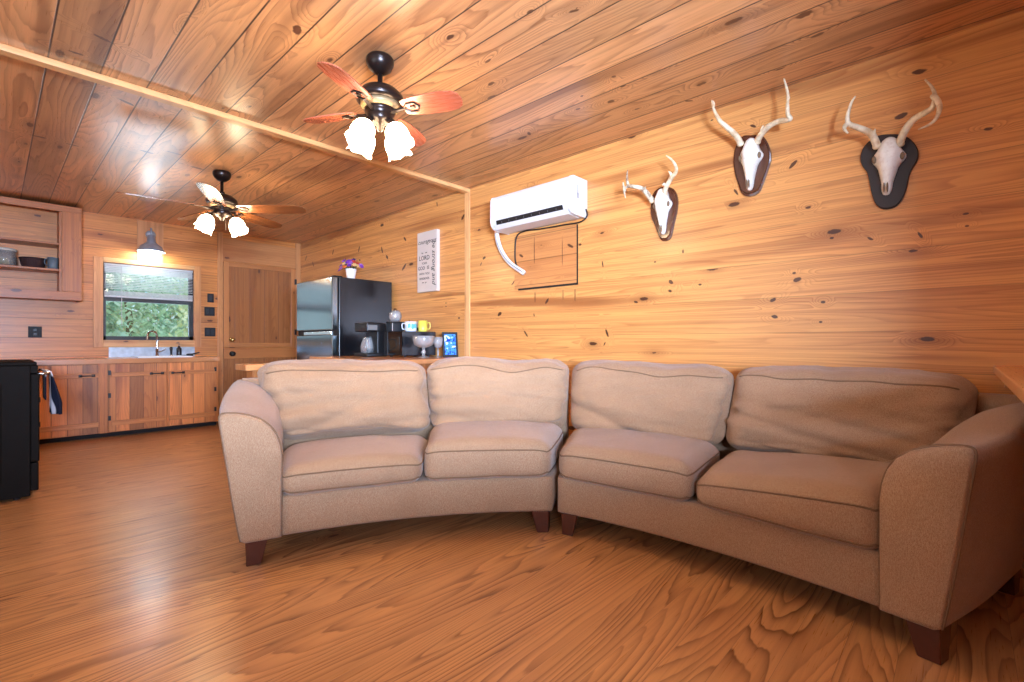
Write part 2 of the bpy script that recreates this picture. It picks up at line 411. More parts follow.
M_BLACK = plain('black_plastic', (20, 20, 22), 0.4, var=.2)
M_GAP = plain('dark_gap', (24, 16, 12), 0.8)
M_BONE = plain('bleached_bone', (250, 244, 230), 0.5, var=.08, scale=30, bump=.3, bscale=60, speck=(34.0, .3, (196, 170, 136)))
def antler_mat(name, base_dark):
    g = G(name); vec, ax = g.coord()
    n = g.noise(vec, 22.0, 3.0, .6); n2 = g.noise(vec, 120.0, 2.0)
    c = g.mix(g.ramp(n, .35, .7), lin(240, 224, 190), lin(*base_dark))
    g.bump(n2, .4, .003)
    return g.done(c, .5)
M_ANT = antler_mat('antler_horn', (204, 172, 128))
M_ANT_DARK = antler_mat('weathered_antler_horn', (112, 78, 54))
M_SOCKET_SHADE = plain('hollow_shade_brown', (132, 108, 82), .9)  # darker tone paints the shade inside the skull hollows
M_PLQ = pine('walnut_plaque', 'Z', 'Y', 5.0, -2.5, (92, 48, 30), (60, 28, 18), (52, 24, 16), seam=(.0001, 0), knots=False, vary=0, seed=90, gv=40, gamp=.6, rough=.22, coat=.7, coat_rough=.1)
M_PLQB = plain('black_plaque_paint', (42, 34, 34), .45, var=.2, scale=20)
M_FRIDGE = plain('glossy_black_fridge', (20, 20, 23), .2, var=.2, bump=.05, bscale=300)
M_FDOOR = plain('black_stainless_door', (128, 138, 142), .14, .95, var=.04)
M_STEEL = plain('galvanised_steel', (176, 186, 196), .38, .45, var=.45, scale=18)
M_CHROME = plain('chrome', (206, 208, 212), .14, 1.0, var=.03)
M_BRASS = plain('brass', (206, 176, 110), .25, .9, var=.05)
M_ENAMEL = plain('white_sink_enamel', (238, 238, 236), .2, var=.02)
M_STOVE = plain('black_range_enamel', (24, 20, 17), .65, spec=.08, var=.2, bump=.04, bscale=200)
M_SWITCH = plain('dark_slate_switch_plate', (16, 18, 22), .6, var=.1)
M_SWITCH2 = plain('slate_rocker', (30, 36, 44), .5, var=.05)
M_CANVAS = plain('white_washed_sign_board', (216, 200, 186), .7, var=.05)
M_INK = plain('black_ink', (24, 20, 20), .8)
M_GLASS = glass('window_glass', (240, 250, 250), .02)
M_GLASS2 = glass('clear_glassware', (246, 250, 250), .10, .08, .22)
M_POT = plain('white_ceramic_pot', (238, 238, 236), .3, var=.02)
M_SLAT = plain('grey_white_blind_slat', (206, 208, 210), .5, var=.03)
M_BULBGLASS = emis('lit_lamp_glass', (240, 250, 255), 80.0)

# ------------------------------------------------------------------ the shell
T = 0.14
struct('floor', bx(XL - T, YR - T, -0.1, XA + T, YB + T, 0.0), M_FLOOR, 'honey brown heart pine plank floor', 'floor')
struct('ceiling', bx(XL - T, YR - T, ZC, XA + T, YB + T, ZC + .1), M_CEIL, 'knotty pine plank ceiling', 'ceiling')
struct('wall_right', bx(XA, YR - T, 0, XA + T, YB + T, ZC), M_WALL_A, 'long knotty pine wall carrying the skull mounts', 'wall')
WX0, WX1, WZ0, WZ1 = 0.866, 1.768, 1.035, 1.932
bm = BM()
box(bm, XK - T, YB, 0, WX0, YB + T, ZC); box(bm, WX1, YB, 0, XA, YB + T, ZC)
box(bm, WX0, YB, 0, WX1, YB + T, WZ0); box(bm, WX0, YB, WZ1, WX1, YB + T, ZC)
struct('wall_back', bm, M_WALL_B, 'pine board wall behind the kitchen counter', 'wall')
bm = BM()
box(bm, XK - T, YK, 0, XK, YB, ZC); box(bm, XL, YK, 0, XK - T, YK + T, ZC)
struct('wall_kitchen_side', bm, M_PLAINW)
bm = BM(); Y0, Y1, Z0, Z1 = 0.55, 2.85, 0.85, 2.15
box(bm, XL - T, YR, 0, XL, Y0, ZC); box(bm, XL - T, Y1, 0, XL, YK + T, ZC); box(bm, XL - T, Y0, 0, XL, Y1, Z0); box(bm, XL - T, Y0, Z1, XL, Y1, ZC)
struct('wall_left', bm, M_PLAINW)
bm = BM()
box(bm, XL - T, YR - T, 0, -.80, YR, ZC); box(bm, .74, YR - T, 0, XA, YR, ZC); box(bm, -.80, YR - T, 2.12, .74, YR, ZC); box(bm, -.80, YR - T, 0, .74, YR, 1.0)
struct('wall_front', bm, M_PLAINW)

# trims of the room
struct('trim_1', bx(XL, 3.47, ZC - .035, XA, 3.535, ZC, bev=.004), M_TRIM_H, 'pine batten crossing the plank ceiling', 'trim')
struct('trim_2', bx(XA - .018, 3.47, 0, XA, 3.535, ZC - .035, bev=.003), M_TRIM_VY, 'upright pine batten on the long wall', 'trim')
bm = BM()
box(bm, WX0 - .088, YB - .02, WZ0 - .085, WX0, YB, WZ1 + .055, bev=.003); box(bm, WX1, YB - .02, WZ0 - .085, WX1 + .075, YB, WZ1 + .055, bev=.003)
struct('trim_3', bm, M_TRIM_V, 'upright boards framing the kitchen window', 'trim')
bm = BM()
box(bm, WX0, YB - .02, WZ1, WX1, YB, WZ1 + .055, bev=.003); box(bm, WX0, YB - .02, WZ0 - .085, WX1, YB, WZ0, bev=.003)
struct('trim_4', bm, M_TRIM_H, 'boards above and below the kitchen window', 'trim')
bm = BM()
box(bm, 2.035, YB - .022, 0, 2.095, YB, ZC, bev=.003); box(bm, 3.06, YB - .022, 0, XA, YB, ZC, bev=.003)
struct('trim_5', bm, M_TRIM_V, 'upright door casings', 'trim')
struct('trim_6', bx(2.095, YB - .018, 2.10, 3.06, YB, 2.40, bev=.003), board('header_board', 'X', 'Z', 49, (206, 142, 84), gamp=.4, knot_thr=.6), 'wide board above the door', 'trim')
struct('trim_7', bx(1.18, YB - .012, WZ1 + .055, 1.44, YB, ZC, bev=.002), board('lamp_board', 'Z', 'X', 50, (210, 146, 90), gamp=.3), 'short upright board behind the sink lamp', 'trim')
# patched cut-out below the air conditioner
bm = BM(); box(bm, XA - .009, 2.225, 1.47, XA, 2.885, 1.93, bev=.001)
struct('trim_8', bm, pine('patch_boards', 'Y', 'Z', 0.206, 0.055, (204, 138, 80), (168, 100, 52), seam=(0.003, .7), vary=.05, seed=14, knot_thr=.75, placed=kp([(535, 250, .14, 90, .035), (563, 252, .13, 90, .03), (522, 256, .03, 30, .4), (571, 246, .04, 30, .3)], {'X': XA})), 'patched panel of boards below the air conditioner', 'trim')
bm = BM(); box(bm, XA - .011, 2.215, 1.457, XA, 2.84, 1.472); box(bm, XA - .006, 2.215, 1.46, XA, 2.226, 1.93)
struct('trim_9', bm, M_GAP, 'dark open joint along the patched panel', 'trim')

# window
w = thing('window_1', 'kitchen window with black sashes looking onto trees', 'window', (1.317, YB + .06, WZ0)); w['kind'] = 'structure'
M_SASH = plain('black_sash', (30, 32, 34), .4, var=.1)
bm = BM(); ya, yb = YB + .035, YB + .09
box(bm, WX0, ya, WZ0, WX0 + .03, yb, WZ1); box(bm, WX1 - .045, ya, WZ0, WX1, yb, WZ1); box(bm, WX0, ya, WZ0, WX1, yb, WZ0 + .045); box(bm, WX0, ya, WZ1 - .02, WX1, yb, WZ1)
box(bm, WX0 + .03, ya - .012, 1.49, WX1 - .045, yb, 1.535)
obj('window_frame', bm, M_SASH, w)
obj('pane', bx(WX0 + .03, YB + .06, WZ0 + .045, WX1 - .045, YB + .064, 1.49), M_GLASS, w)
obj('pane', bx(WX0 + .03, YB + .072, 1.535, WX1 - .045, YB + .076, WZ1 - .02), M_GLASS, w)
bl = thing('window_blind', 'grey white slatted blind lowered over the top half of the kitchen window', 'blind', (1.317, YB + .02, WZ1))
obj('headrail', bx(WX0 + .012, YB + .002, WZ1 - .03, WX1 - .012, YB + .03, WZ1 - .004, bev=.003), M_SLAT, bl)
bm = BM()
for i in range(14):
    z = WZ1 - .04 - i * .0195
    tilt = .0095 if i < 4 else .0042
    vs = [bm.verts.new(p) for p in ((WX0 + .014, YB + .004, z - tilt), (WX1 - .014, YB + .004, z - tilt), (WX1 - .014, YB + .028, z + tilt), (WX0 + .014, YB + .028, z + tilt))]
    f = bm.faces.new(vs)
ex = bmesh.ops.extrude_face_region(bm, geom=list(bm.faces))
bmesh.ops.translate(bm, verts=[e for e in ex['geom'] if isinstance(e, bmesh.types.BMVert)], vec=(0, 0, .0014))
obj('slats', bm, M_SLAT, bl)
bm = BM()
for i in range(7): box(bm, WX0 + .014, YB + .003, 1.553 + i * .0085, WX1 - .014, YB + .029, 1.5575 + i * .0085)
obj('gathered_slats', bm, M_SLAT, bl)
obj('bottom_rail', bx(WX0 + .014, YB + .003, 1.535, WX1 - .014, YB + .03, 1.552, bev=.003), M_SLAT, bl)
for cx in (1.03, 1.31, 1.62): obj('ladder_cord', tube(BM(), [(cx, YB + .003, WZ1 - .02), (cx, YB + .003, 1.55)], .0014, 6), M_SLAT, bl)
obj('tilt_wand', tube(BM(), [(1.035, YB - .004, WZ1 - .03), (1.035, YB - .004, 1.20)], .003, 8), M_SLAT, bl)

# door: two leaves of pine planks
d = thing('door_1', 'two-leaf plank door of stained pine beside the fridge', 'door', (2.58, YB - .03, 0)); d['kind'] = 'structure'
obj('upper_leaf', bx(2.10, YB - .016, .945, 3.055, YB, 2.085, bev=.002), M_DOOR, d)
bm = BM()
box(bm, 2.10, YB - .03, .945, 2.165, YB - .012, 2.085, bev=.003); box(bm, 2.985, YB - .03, .945, 3.055, YB - .012, 2.085, bev=.003)
fr1 = obj('door_stile', bm, board('door_stile_wood', 'Z', 'X', 52, (196, 130, 72)), d)
bm = BM(); box(bm, 2.165, YB - .03, .945, 2.985, YB - .012, 1.0, bev=.003); box(bm, 2.165, YB - .03, 2.03, 2.985, YB - .012, 2.085, bev=.003)
obj('door_rail', bm, board('door_rail_wood', 'X', 'Z', 53, (196, 130, 72)), d)
obj('lower_leaf', bx(2.10, YB - .016, .01, 3.055, YB, .93, bev=.002), M_DOOR, d)
obj('lock_rail', bx(2.10, YB - .034, .79, 3.055, YB - .014, .93, bev=.003), board('lock_rail_wood', 'X', 'Z', 54, (190, 122, 64)), d)
kb = obj('brass_knob', lathe(BM(), [(.0, 0), (.03, 0), (.03, .006), (.012, .012), (.011, .03), (.024, .042), (.029, .056), (.022, .07), (0, .073)], (2.195, YB - .03, 1.045), 20, (0, -1, 0)), M_BRASS, d, True)
obj('black_knob', lathe(BM(), [(.0, 0), (.034, 0), (.034, .006), (.014, .012), (.013, .03), (.026, .04), (.031, .055), (.024, .068), (0, .07)], (2.2, YB - .034, .855), 20, (0, -1, 0)), M_BLACK, d, True)
for hz in (1.86, 1.12): obj('hinge', bx(3.035, YB - .04, hz, 3.065, YB - .028, hz + .08, bev=.002), M_BLACK, d)

# ------------------------------------------------------------------ the sectional sofa
def sofa_piece(joint, arm_pt, ang_j, ang_a, name, label, seed, t_in, sag=0.04, aw=1.0, fit=(.018, .055), dz=((0, 0), (0, 0)), up=0.0):
    """two-seat wedge of a curved sectional: joint end (t=0) to arm end (t=1); depth d runs back along directions that fan out"""
    J, E = Vector(joint), Vector(arm_pt); ch = E - J; Wd = ch.length
    am = R((ang_j + ang_a) / 2); back = Vector((math.cos(am), math.sin(am)))
    def P(t, d, z):
        f = J + ch * t + back * (4 * sag * t * (1 - t))
        a = R(ang_j + (ang_a - ang_j) * t)
        return Vector((f.x + d * math.cos(a), f.y + d * math.sin(a), z))
    sgn = 1 if True else -1
    root = thing(name, label, 'sofa', tuple(P(.5, .45, 0)), 'two halves of the curved sectional sofa')
    D = 0.93
    def sm(a, b, x):
        x = max(0, min(1, (x - a) / (b - a))); return x * x * (3 - 2 * x)
    # curved slab from a (t, d, z) box, with rounded edges
    def slab(nm, t0, t1, d0, d1, z0, z1, r, mat, nt=26, lean=0.0):
        bm = BM(); prof = []
        hd, hz = (d1 - d0) / 2, (z1 - z0) / 2; cd, cz = (d0 + d1) / 2, (z0 + z1) / 2
        for (sx, sz, q0) in ((1, -1, -90), (1, 1, 0), (-1, 1, 90), (-1, -1, 180)):
            for k in range(5):
                q = R(q0 + 90 * k / 4); prof.append((cd + sx * (hd - r) + r * math.cos(q), cz + sz * (hz - r) + r * math.sin(q)))
        rings = []
        for i in range(nt + 1):
            t = t0 + (t1 - t0) * i / nt
            rings.append([bm.verts.new(P(t, dd + lean * (zz - z0), zz)) for dd, zz in prof])
        for i in range(nt):
            for k in range(len(prof)): bm.faces.new((rings[i][k], rings[i][(k + 1) % len(prof)], rings[i + 1][(k + 1) % len(prof)], rings[i + 1][k]))
        bm.faces.new(rings[0]); bm.faces.new(rings[-1])
        return obj(nm, bm, mat, root, True)
    base = slab('base', 0.004, t_in + .01, 0.0, D - .12, .115, .30, .018, M_FAB)
    slab('back', 0.012, 1.0, D - .16, D, .115, .79, .05, M_FAB)
    obj('seam', tube(BM(), [P(t_in, -.004, .118 + .17 * i / 8) for i in range(9)], .004, 8), M_PIPE, base, True)
    # arm: a profile swept back, flaring outwards, its top climbing towards the back
    wi = (1 - t_in) * Wd
    prof = [(0, .115), (0, .25), (0, .40), (.0, .485), (.006, .535), (.022, .585), (.048, .625), (.085, .656), (.13, .677), (.18, .690), (.225, .694), (.243, .690), (.249, .675),
            (.245, .63), (.232, .54), (.215, .42), (.198, .30), (.180, .19), (.168, .125), (.150, .115)]
    prof = [(x * wi / .165 * aw, z) for x, z in prof]
    def arm_pt_(x, z, d):
        rise = .085 * sm(.10, .72, d)
        k = sm(.42, .69, z)
        fl = 1.0 - .25 * sm(.2, .9, d) * sm(.0, 1.0, x / .25)
        xx = x * fl
        q = P(t_in + xx / Wd, d, z + rise * k)
        return q
    bm = BM(); rings = []
    ds = [-.022, -.020, -.012, 0] + [D * i / 22 for i in range(1, 23)]
    cxm, czm = .10, .42
    for i, dd in enumerate(ds):
        ins = (.93, .965, .99)[i] if i < 3 else 1.0
        ring = []
        for (x, z) in prof:
            x2, z2 = cxm + (x - cxm) * ins, czm + (z - czm) * ins
            z2 = max(z2, .115)
            q = arm_pt_(x2, z2, dd)
            nz = noise.noise(q * 6.0 + Vector((seed, 0, 0))) * .006
            q.z += nz * sm(.2, .5, z2); ring.append(bm.verts.new(q))
        rings.append(ring)
    n = len(prof)
    for i in range(len(rings) - 1):
        for k in range(n): bm.faces.new((rings[i][k], rings[i][(k + 1) % n], rings[i + 1][(k + 1) % n], rings[i + 1][k]))
    bm.faces.new(rings[0]); bm.faces.new(rings[-1])
    arm = obj('arm', bm, M_FAB, root, True)
    wl = [arm_pt_(x, z, -.002) for x, z in prof[1:19]]
    wl = spline(wl, 3)
    obj('piping', tube(BM(), wl, .005, 8), M_PIPE, arm, True)

    # loose cushions
    def cushion(nm, t0, t1, shape, seedc, kind):
        rr = random.Random(seedc); off = Vector((rr.uniform(0, 50), rr.uniform(0, 50), rr.uniform(0, 50)))
        hx = (t1 - t0) * Wd / 2
        if kind == 'seat': hy, hz, r = .31, .082, .06
        else: hy, hz, r = .085, .222, .07
        def S(a, b, c, lift=0.0):
            q = Vector((a * hx, b * hy, c * hz))
            inn = Vector((max(-hx + r, min(hx - r, q.x)), max(-hy + r, min(hy - r, q.y)), max(-hz + r, min(hz - r, q.z))))
            dv = q - inn
            nrm = dv.normalized() if dv.length > 1e-9 else Vector((0, 0, 1))
            p = inn + nrm * r
            fa, fb, fc = p.x / hx, p.y / hy, p.z / hz
            if kind == 'seat':
                crown = (1 - fa * fa) * (1 - .65 * fb * fb)
                p.z += (.030 * crown if c > 0 else 0) * max(0, fc)
                fold = noise.noise(Vector((p.x * 9, p.y * 2.2, 0)) + off) * .007 * max(0, fc) * sm(-1.2, .6, fb) + noise.noise(p * 5 + off) * .006
                p.y -= .022 * (1 - fa * fa) * max(0, -fb) * (1 - .4 * fc * fc)
                p.z += (shape[0] + (shape[1] - shape[0]) * (fa + 1) / 2) * sm(-.6, .8, fc)
                p.z -= .012 * sm(.75, 1, abs(fa)) * max(0, fc)
            else:
                bul = (1 - fa * fa) * (1 - fc * fc)
                p.y += (-.045 if b < 0 else .01) * bul * (abs(fb))
                w1 = noise.noise(Vector((p.x * 2.0, 0, p.z * 9.0 + p.x * 1.6)) + off)
                w2 = noise.noise(Vector((p.x * 4.5, 3, p.z * 20.0 - p.x * 4)) + off)
                fold = (-.030 * (1 - abs(w1) * 2.2) * (.35 + .65 * sm(.7, -.5, fc)) - .008 * (1 - abs(w2) * 2)) * (1 if fb < 0 else 0)
                w3 = noise.noise(Vector((p.x * 13, 0, p.z * 3)) + off)
                fold += -.011 * abs(w3) * sm(.35, 1, fc)
                p.z += .028 * noise.noise(Vector((p.x * 4.2, 0, 0)) + off) * max(0, fc) - .02 * sm(.6, 1, abs(fa)) * max(0, fc)
            p += nrm * (fold + lift)
            return p
        def W(a, b, c, lift=0.0):
            p = S(a, b, c, lift)
            if kind == 'seat':
                tm = (t0 + t1) / 2 + p.x / Wd; dd = .285 + p.y; z = .372 + p.z
                tm = t0 + (tm - t0)
                return P(tm, dd, z)
            z = .660 + p.z * (1 + up * 2) + up
            f = sm(-.25, .25, p.z)
            ta = t0 + shape[0] * f; tb = t1 + shape[1] * f
            tm = ta + (tb - ta) * (p.x / (2 * hx) + .5)
            dd = .665 + p.y + .30 * p.z
            return P(tm, dd, z)
        bm = BM(); n1, n2 = (44, 26) if kind == 'seat' else (48, 34)
        dims = {'a': n1, 'b': n2 if kind == 'seat' else 12, 'c': 12 if kind == 'seat' else n2}
        cache = {}
        def V(i, j, k):
            key = (i, j, k)
            if key not in cache:
                a, b, c = -1 + 2 * i / dims['a'], -1 + 2 * j / dims['b'], -1 + 2 * k / dims['c']
                cache[key] = bm.verts.new(W(a, b, c))
            return cache[key]
        A_, B_, C_ = dims['a'], dims['b'], dims['c']
        for i in range(A_):
            for j in range(B_):
                for k in (0, C_): bm.faces.new((V(i, j, k), V(i + 1, j, k), V(i + 1, j + 1, k), V(i, j + 1, k)))
            for k in range(C_):
                for j in (0, B_): bm.faces.new((V(i, j, k), V(i + 1, j, k), V(i + 1, j, k + 1), V(i, j, k + 1)))
        for j in range(B_):
            for k in range(C_):
                for i in (0, A_): bm.faces.new((V(i, j, k), V(i, j + 1, k), V(i, j + 1, k + 1), V(i, j, k + 1)))
        cu = obj(nm, bm, M_FAB, root, True)
        # piping along the edges
        bm = BM()
        if kind == 'seat':
            for cc in (.50, -.72):
                pts = [W(-1, b / 10, cc, .002) for b in range(10, -11, -1)] + [W(a / 24, -1, cc, .002) for a in range(-24, 25)] + [W(1, b / 10, cc, .002) for b in range(-10, 11)]
                tube(bm, pts, .0036, 7)
        else:
            pts = []
            for a in range(-26, 27): pts.append(W(a / 26 * .99, -1, .80 + .16 * noise.noise(Vector((a * .075, 0, 0)) + off) - .10 * (1 - (a / 26) ** 2), .002))
            tube(bm, pts, .0034, 7)
        obj('piping', bm, M_PIPE, cu, True)
        return cu
    th = t_in * .515
    cushion('seat_cushion', .006, th - .003, dz[0], seed + 1, 'seat')
    cushion('seat_cushion', th + .003, t_in + .004, dz[1], seed + 2, 'seat')
    cushion('back_cushion', .002, th - .002, (-.004, .018), seed + 3, 'back')
    cushion('back_cushion', th + .002, t_in + .018, fit, seed + 4, 'back')
    # tapering wooden legs
    for (t, dd) in ((.045, .05), (.962, .05), (.06, D - .1), (.95, D - .1)):
        bm = BM(); b0 = P(t, dd, 0); nt_ = (P(t + .01, dd, 0) - b0).normalized(); nd_ = (P(t, dd + .01, 0) - b0).normalized()
        out = 1 if t > .5 else -1
        def ring(s, z, sh): return [bm.verts.new(b0 + nt_ * (x * s + out * sh) + nd_ * (y * s) + Vector((0, 0, z))) for x, y in ((-1, -1), (1, -1), (1, 1), (-1, 1))]
        rs = [ring(.030, 0, 0.012), ring(.034, .03, .008), ring(.045, .118, 0)]
        for i in range(2):
            for k in range(4): bm.faces.new((rs[i][k], rs[i][(k + 1) % 4], rs[i + 1][(k + 1) % 4], rs[i + 1][k]))
        bm.faces.new(rs[0]); bm.faces.new(rs[-1])
        bmesh.ops.bevel(bm, geom=list(bm.edges), offset=.003, segments=1, affect='EDGES')
        obj('leg', bm, M_SLEG, root)
    return root
sofa_piece((2.0, 1.578), (.748, 2.331), 29.6, 72, 'sectional_sofa', 'tan upholstered sofa half with its arm nearest the kitchen', 11, .897, .10, fit=(.018, .055), dz=((.035, .045), (-.02, -.02)), up=.012)
sofa_piece((2.008, 1.556), (1.978, .042), 29.6, -18.5, 'sectional_sofa', 'tan upholstered sofa half along the skull wall, rolled arm at right', 47, .895, .085, .93, fit=(.018, .022), dz=((.015, .02), (-.02, .048)))

# ------------------------------------------------------------------ ceiling fans
def ceiling_fan(x, y, name, label, blades, zb, rad, bw, mat, rise, shade_r, shade_az, tilt):
    f = thing(name, label, 'ceiling fan', (x, y, ZC), 'ceiling fans with lamps')
    c = (x, y, 0)
    obj('canopy', lathe(BM(), [(.064, ZC), (.071, ZC - .012), (.070, ZC - .032), (.058, ZC - .058), (.034, ZC - .078), (.016, ZC - .085)], c, 32), M_BRONZE, f, True)
    obj('downrod', lathe(BM(), [(.012, ZC - .08), (.012, zb + .145), (.022, zb + .14), (.022, zb + .12), (.012, zb + .115)], c, 16), M_BRONZE, f, True)
    obj('motor_housing', lathe(BM(), [(.02, zb + .122), (.05, zb + .118), (.09, zb + .104), (.118, zb + .076), (.123, zb + .055), (.115, zb + .04), (.10, zb + .033)], c, 36), M_BRONZE, f, True)
    obj('filigree_band', lathe(BM(), [(.101, zb + .034), (.098, zb + .016), (.082, zb + .004)], c, 36), M_GILT, f, True)
    obj('hub', lathe(BM(), [(.08, zb + .005), (.078, zb - .012), (.06, zb - .022), (.066, zb - .03), (.062, zb - .055), (.045, zb - .072), (.02, zb - .082), (.016, zb - .10), (.006, zb - .11)], c, 32), M_BRONZE, f, True)
    for az in blades:
        a = R(az); ca, sa = math.cos(a), math.sin(a)
        M = Matrix.Translation((x, y, zb + rise)) @ Matrix.Rotation(a, 4, 'Z') @ Matrix.Rotation(R(tilt), 4, 'X')
        out = [(.135, -bw * .34), (.16, -bw * .40)] + [(rad * q, -bw * (.40 + .10 * min(1, q * 1.5))) for q in (.5, .65, .8)] + [(rad * .92, -bw * .44), (rad * .975, -bw * .3), (rad, -bw * .08)]
        out = out + [(px, -py) for px, py in reversed(out)]
        bm = BM(); prism(bm, out, lambda p: Vector((p[0], p[1], .003)), lambda p: Vector((p[0], p[1], -.003)))
        bl = obj('blade', bm, mat); bl.parent = f; bl.matrix_parent_inverse = Matrix.Identity(4)
        bl.matrix_local = Matrix.Translation((0, 0, -ZC)) @ Matrix.Translation((-x, -y, 0)) @ M
        bm = BM()
        tube(bm, [(.065, 0, -.012), (.10, 0, -.012), (.135, 0, -.007), (.15, 0, -.006)], [.012, .010, .009, .007], 8)
        # open lozenge of the blade iron, lying under the blade
        loz = [(.135, 0), (.165, -.028), (.205, -.03), (.225, 0), (.205, .03), (.165, .028)]
        tube(bm, [(p[0], p[1], -.006) for p in loz], .0055, 6, closed=True)
        box(bm, .175, -.008, -.010, .20, .008, -.003)
        br = obj('blade_iron', bm, M_BRONZE); br.parent = bl; br.matrix_parent_inverse = Matrix.Identity(4)
    # lamps
    for az in shade_az:
        a = R(az); o = Vector((math.cos(a), math.sin(a), 0)); p0 = Vector((x, y, zb - .05))
        e = p0 + o * (shade_r * .62) + Vector((0, 0, -.022))
        obj('lamp_arm', tube(BM(), spline([p0 + o * .045, p0 + o * (shade_r * .4) + Vector((0, 0, .012)), e], 5), .008, 8), M_BRONZE, f, True)
        ax_ = (o * .50 + Vector((0, 0, -1))).normalized()
        obj('socket', lathe(BM(), [(.008, -.012), (.02, -.006), (.022, .018), (.018, .024)], e, 18, ax_), M_BRONZE, f, True)
        bm = BM(); n = 28; rings = []; axx, ayy = frame_of(ax_)
        pr = [(.020, .016), (.034, .026), (.050, .044), (.058, .068), (.060, .092), (.058, .112), (.060, .128), (.066, .142)]
        pr = pr + [(r_ - .003, h_ - .0005) for r_, h_ in reversed(pr)]
        for (r_, h_) in pr:
            rings.append([bm.verts.new(e + ax_ * (h_ + (.006 * math.cos(5 * q) if h_ > .12 else 0)) + (axx * math.cos(q) + ayy * math.sin(q)) * r_) for q in [2 * math.pi * k / n for k in range(n)]])
        for i in range(len(rings) - 1):
            for k in range(n): bm.faces.new((rings[i][k], rings[i][(k + 1) % n], rings[i + 1][(k + 1) % n], rings[i + 1][k]))
        sh = obj('lamp_shade', bm, M_SHADE, f, True)
        obj('bulb', lathe(BM(), [(.010, .02), (.014, .035), (.024, .06), (.026, .075), (.02, .092), (.002, .1)], e, 16, ax_), M_BULB, sh, True)
    obj('pull_chain', tube(BM(), [(x + .02, y - .03, zb - .06), (x + .02, y - .03, zb - .19)], .0022, 6), M_BRONZE, f)
    return f
def view_az(x, y):
    return math.degrees(math.atan2(-y, -x))
va = view_az(1.373, 2.22)
ceiling_fan(1.373, 2.22, 'ceiling_fan', 'small fan with rosewood blades above the sofa, nearer of two ceiling fans', [27 + 90 * k for k in range(4)], 2.205, .455, .135, M_BLADE1, .0, .115, [va + 52, va - 52, va + 128, va - 128], -14)
va = view_az(1.354, 4.70)
ceiling_fan(1.354, 4.70, 'ceiling_fan', 'wide fan with walnut blades over the kitchen, farther of two ceiling fans', [29 + 72 * k for k in range(5)], 2.165, .71, .15, M_BLADE2, .0, .15, [va + 62, va - 62, va + 118, va - 118], -13)

# ------------------------------------------------------------------ air conditioner
a = thing('air_conditioner', 'white wall-mounted air conditioner below the ceiling with a curved drain hose', 'air conditioner', (XA, 2.48, 2.1))
pf = [(0, 1.968), (0, 2.25), (.175, 2.25), (.205, 2.24), (.22, 2.215), (.222, 2.03), (.212, 2.005), (.18, 1.985)]
bm = BM(); prism(bm, pf, lambda p: Vector((XA - p[0], 2.148, p[1])), lambda p: Vector((XA - p[0], 2.955, p[1])))
obj('body', bm, M_WHITE, a)
for (ya, yb) in ((2.13, 2.148), (2.955, 2.968)):
    bm = BM()
    pe = [(0, 1.962), (0, 2.252), (.175, 2.252), (.208, 2.242), (.224, 2.215), (.226, 2.03), (.216, 1.998), (.19, 1.972), (.15, 1.962)]
    prism(bm, pe, lambda p: Vector((XA - p[0], ya, p[1])), lambda p: Vector((XA - p[0], yb, p[1])))
    obj('end_cover', bm, M_WHITE, a)
# outlet: dark slot with a white louver under it
bm = BM(); prism(bm, [(.2245, 2.034), (.2165, 2.000), (.17, 1.999), (.17, 2.034)], lambda p: Vector((XA - p[0], 2.20, p[1])), lambda p: Vector((XA - p[0], 2.90, p[1])))
ot = obj('outlet', bm, M_GAP, a)
M_VANE = plain('grey_vane', (90, 90, 92), .5)
for i in range(8): obj('vane', bx(XA - .222, 2.26 + i * .082, 2.006, XA - .17, 2.263 + i * .082, 2.03), M_VANE, ot)
bm = BM(); prism(bm, [(.218, 1.998), (.19, 1.966), (.06, 1.958), (.06, 1.97), (.185, 1.982), (.208, 2.0)], lambda p: Vector((XA - p[0], 2.165, p[1])), lambda p: Vector((XA - p[0], 2.94, p[1])))
obj('louver', bm, M_WHITE, a)
bm = BM(); text_mesh(bm, 'GREE', .017, Matrix.Translation((XA - .2225, 2.55, 2.10)) @ Matrix(((0, 0, -1, 0), (-1, 0, 0, 0), (0, 1, 0, 0), (0, 0, 0, 1))))
obj('lettering', bm, plain('pale_grey_lettering', (178, 176, 174), .5), a)
bm = BM(); box(bm, XA - .13, 2.1285, 2.12, XA - .118, 2.13, 2.19); box(bm, XA - .14, 2.1285, 2.09, XA - .108, 2.13, 2.13)
obj('side_sticker', bm, plain('grey_sticker', (170, 174, 176), .5), a)
hp = spline([at(498, 226, X=XA - .10), at(497, 236, X=XA - .07), at(501, 250, X=XA - .04), at(510, 263, X=XA - .03), at(524, 273, X=XA - .025)], 6)
hose = obj('drain_hose', tube(BM(), hp, .021, 12), M_WHITE2, a, True)
obj('hose_slit', tube(BM(), [p + Vector((-.0195, -.004, .004)) for p in hp], .004, 6), plain('grey_slit', (120, 118, 114), .6), hose)
cb = spline([at(586, 209, X=XA - .02), at(587, 216, X=XA - .02), at(580, 222, X=XA - .015), at(563, 225, X=XA - .014), at(540, 229, X=XA - .014), at(525, 231, X=XA - .014), at(517, 236, X=XA - .016), at(515, 250, X=XA - .016), at(516, 264, X=XA - .018), at(522, 270, X=XA - .02)], 5)
obj('power_cord', tube(BM(), cb, .006, 8), plain('brown_black_cord', (36, 24, 20), .5), a, True)

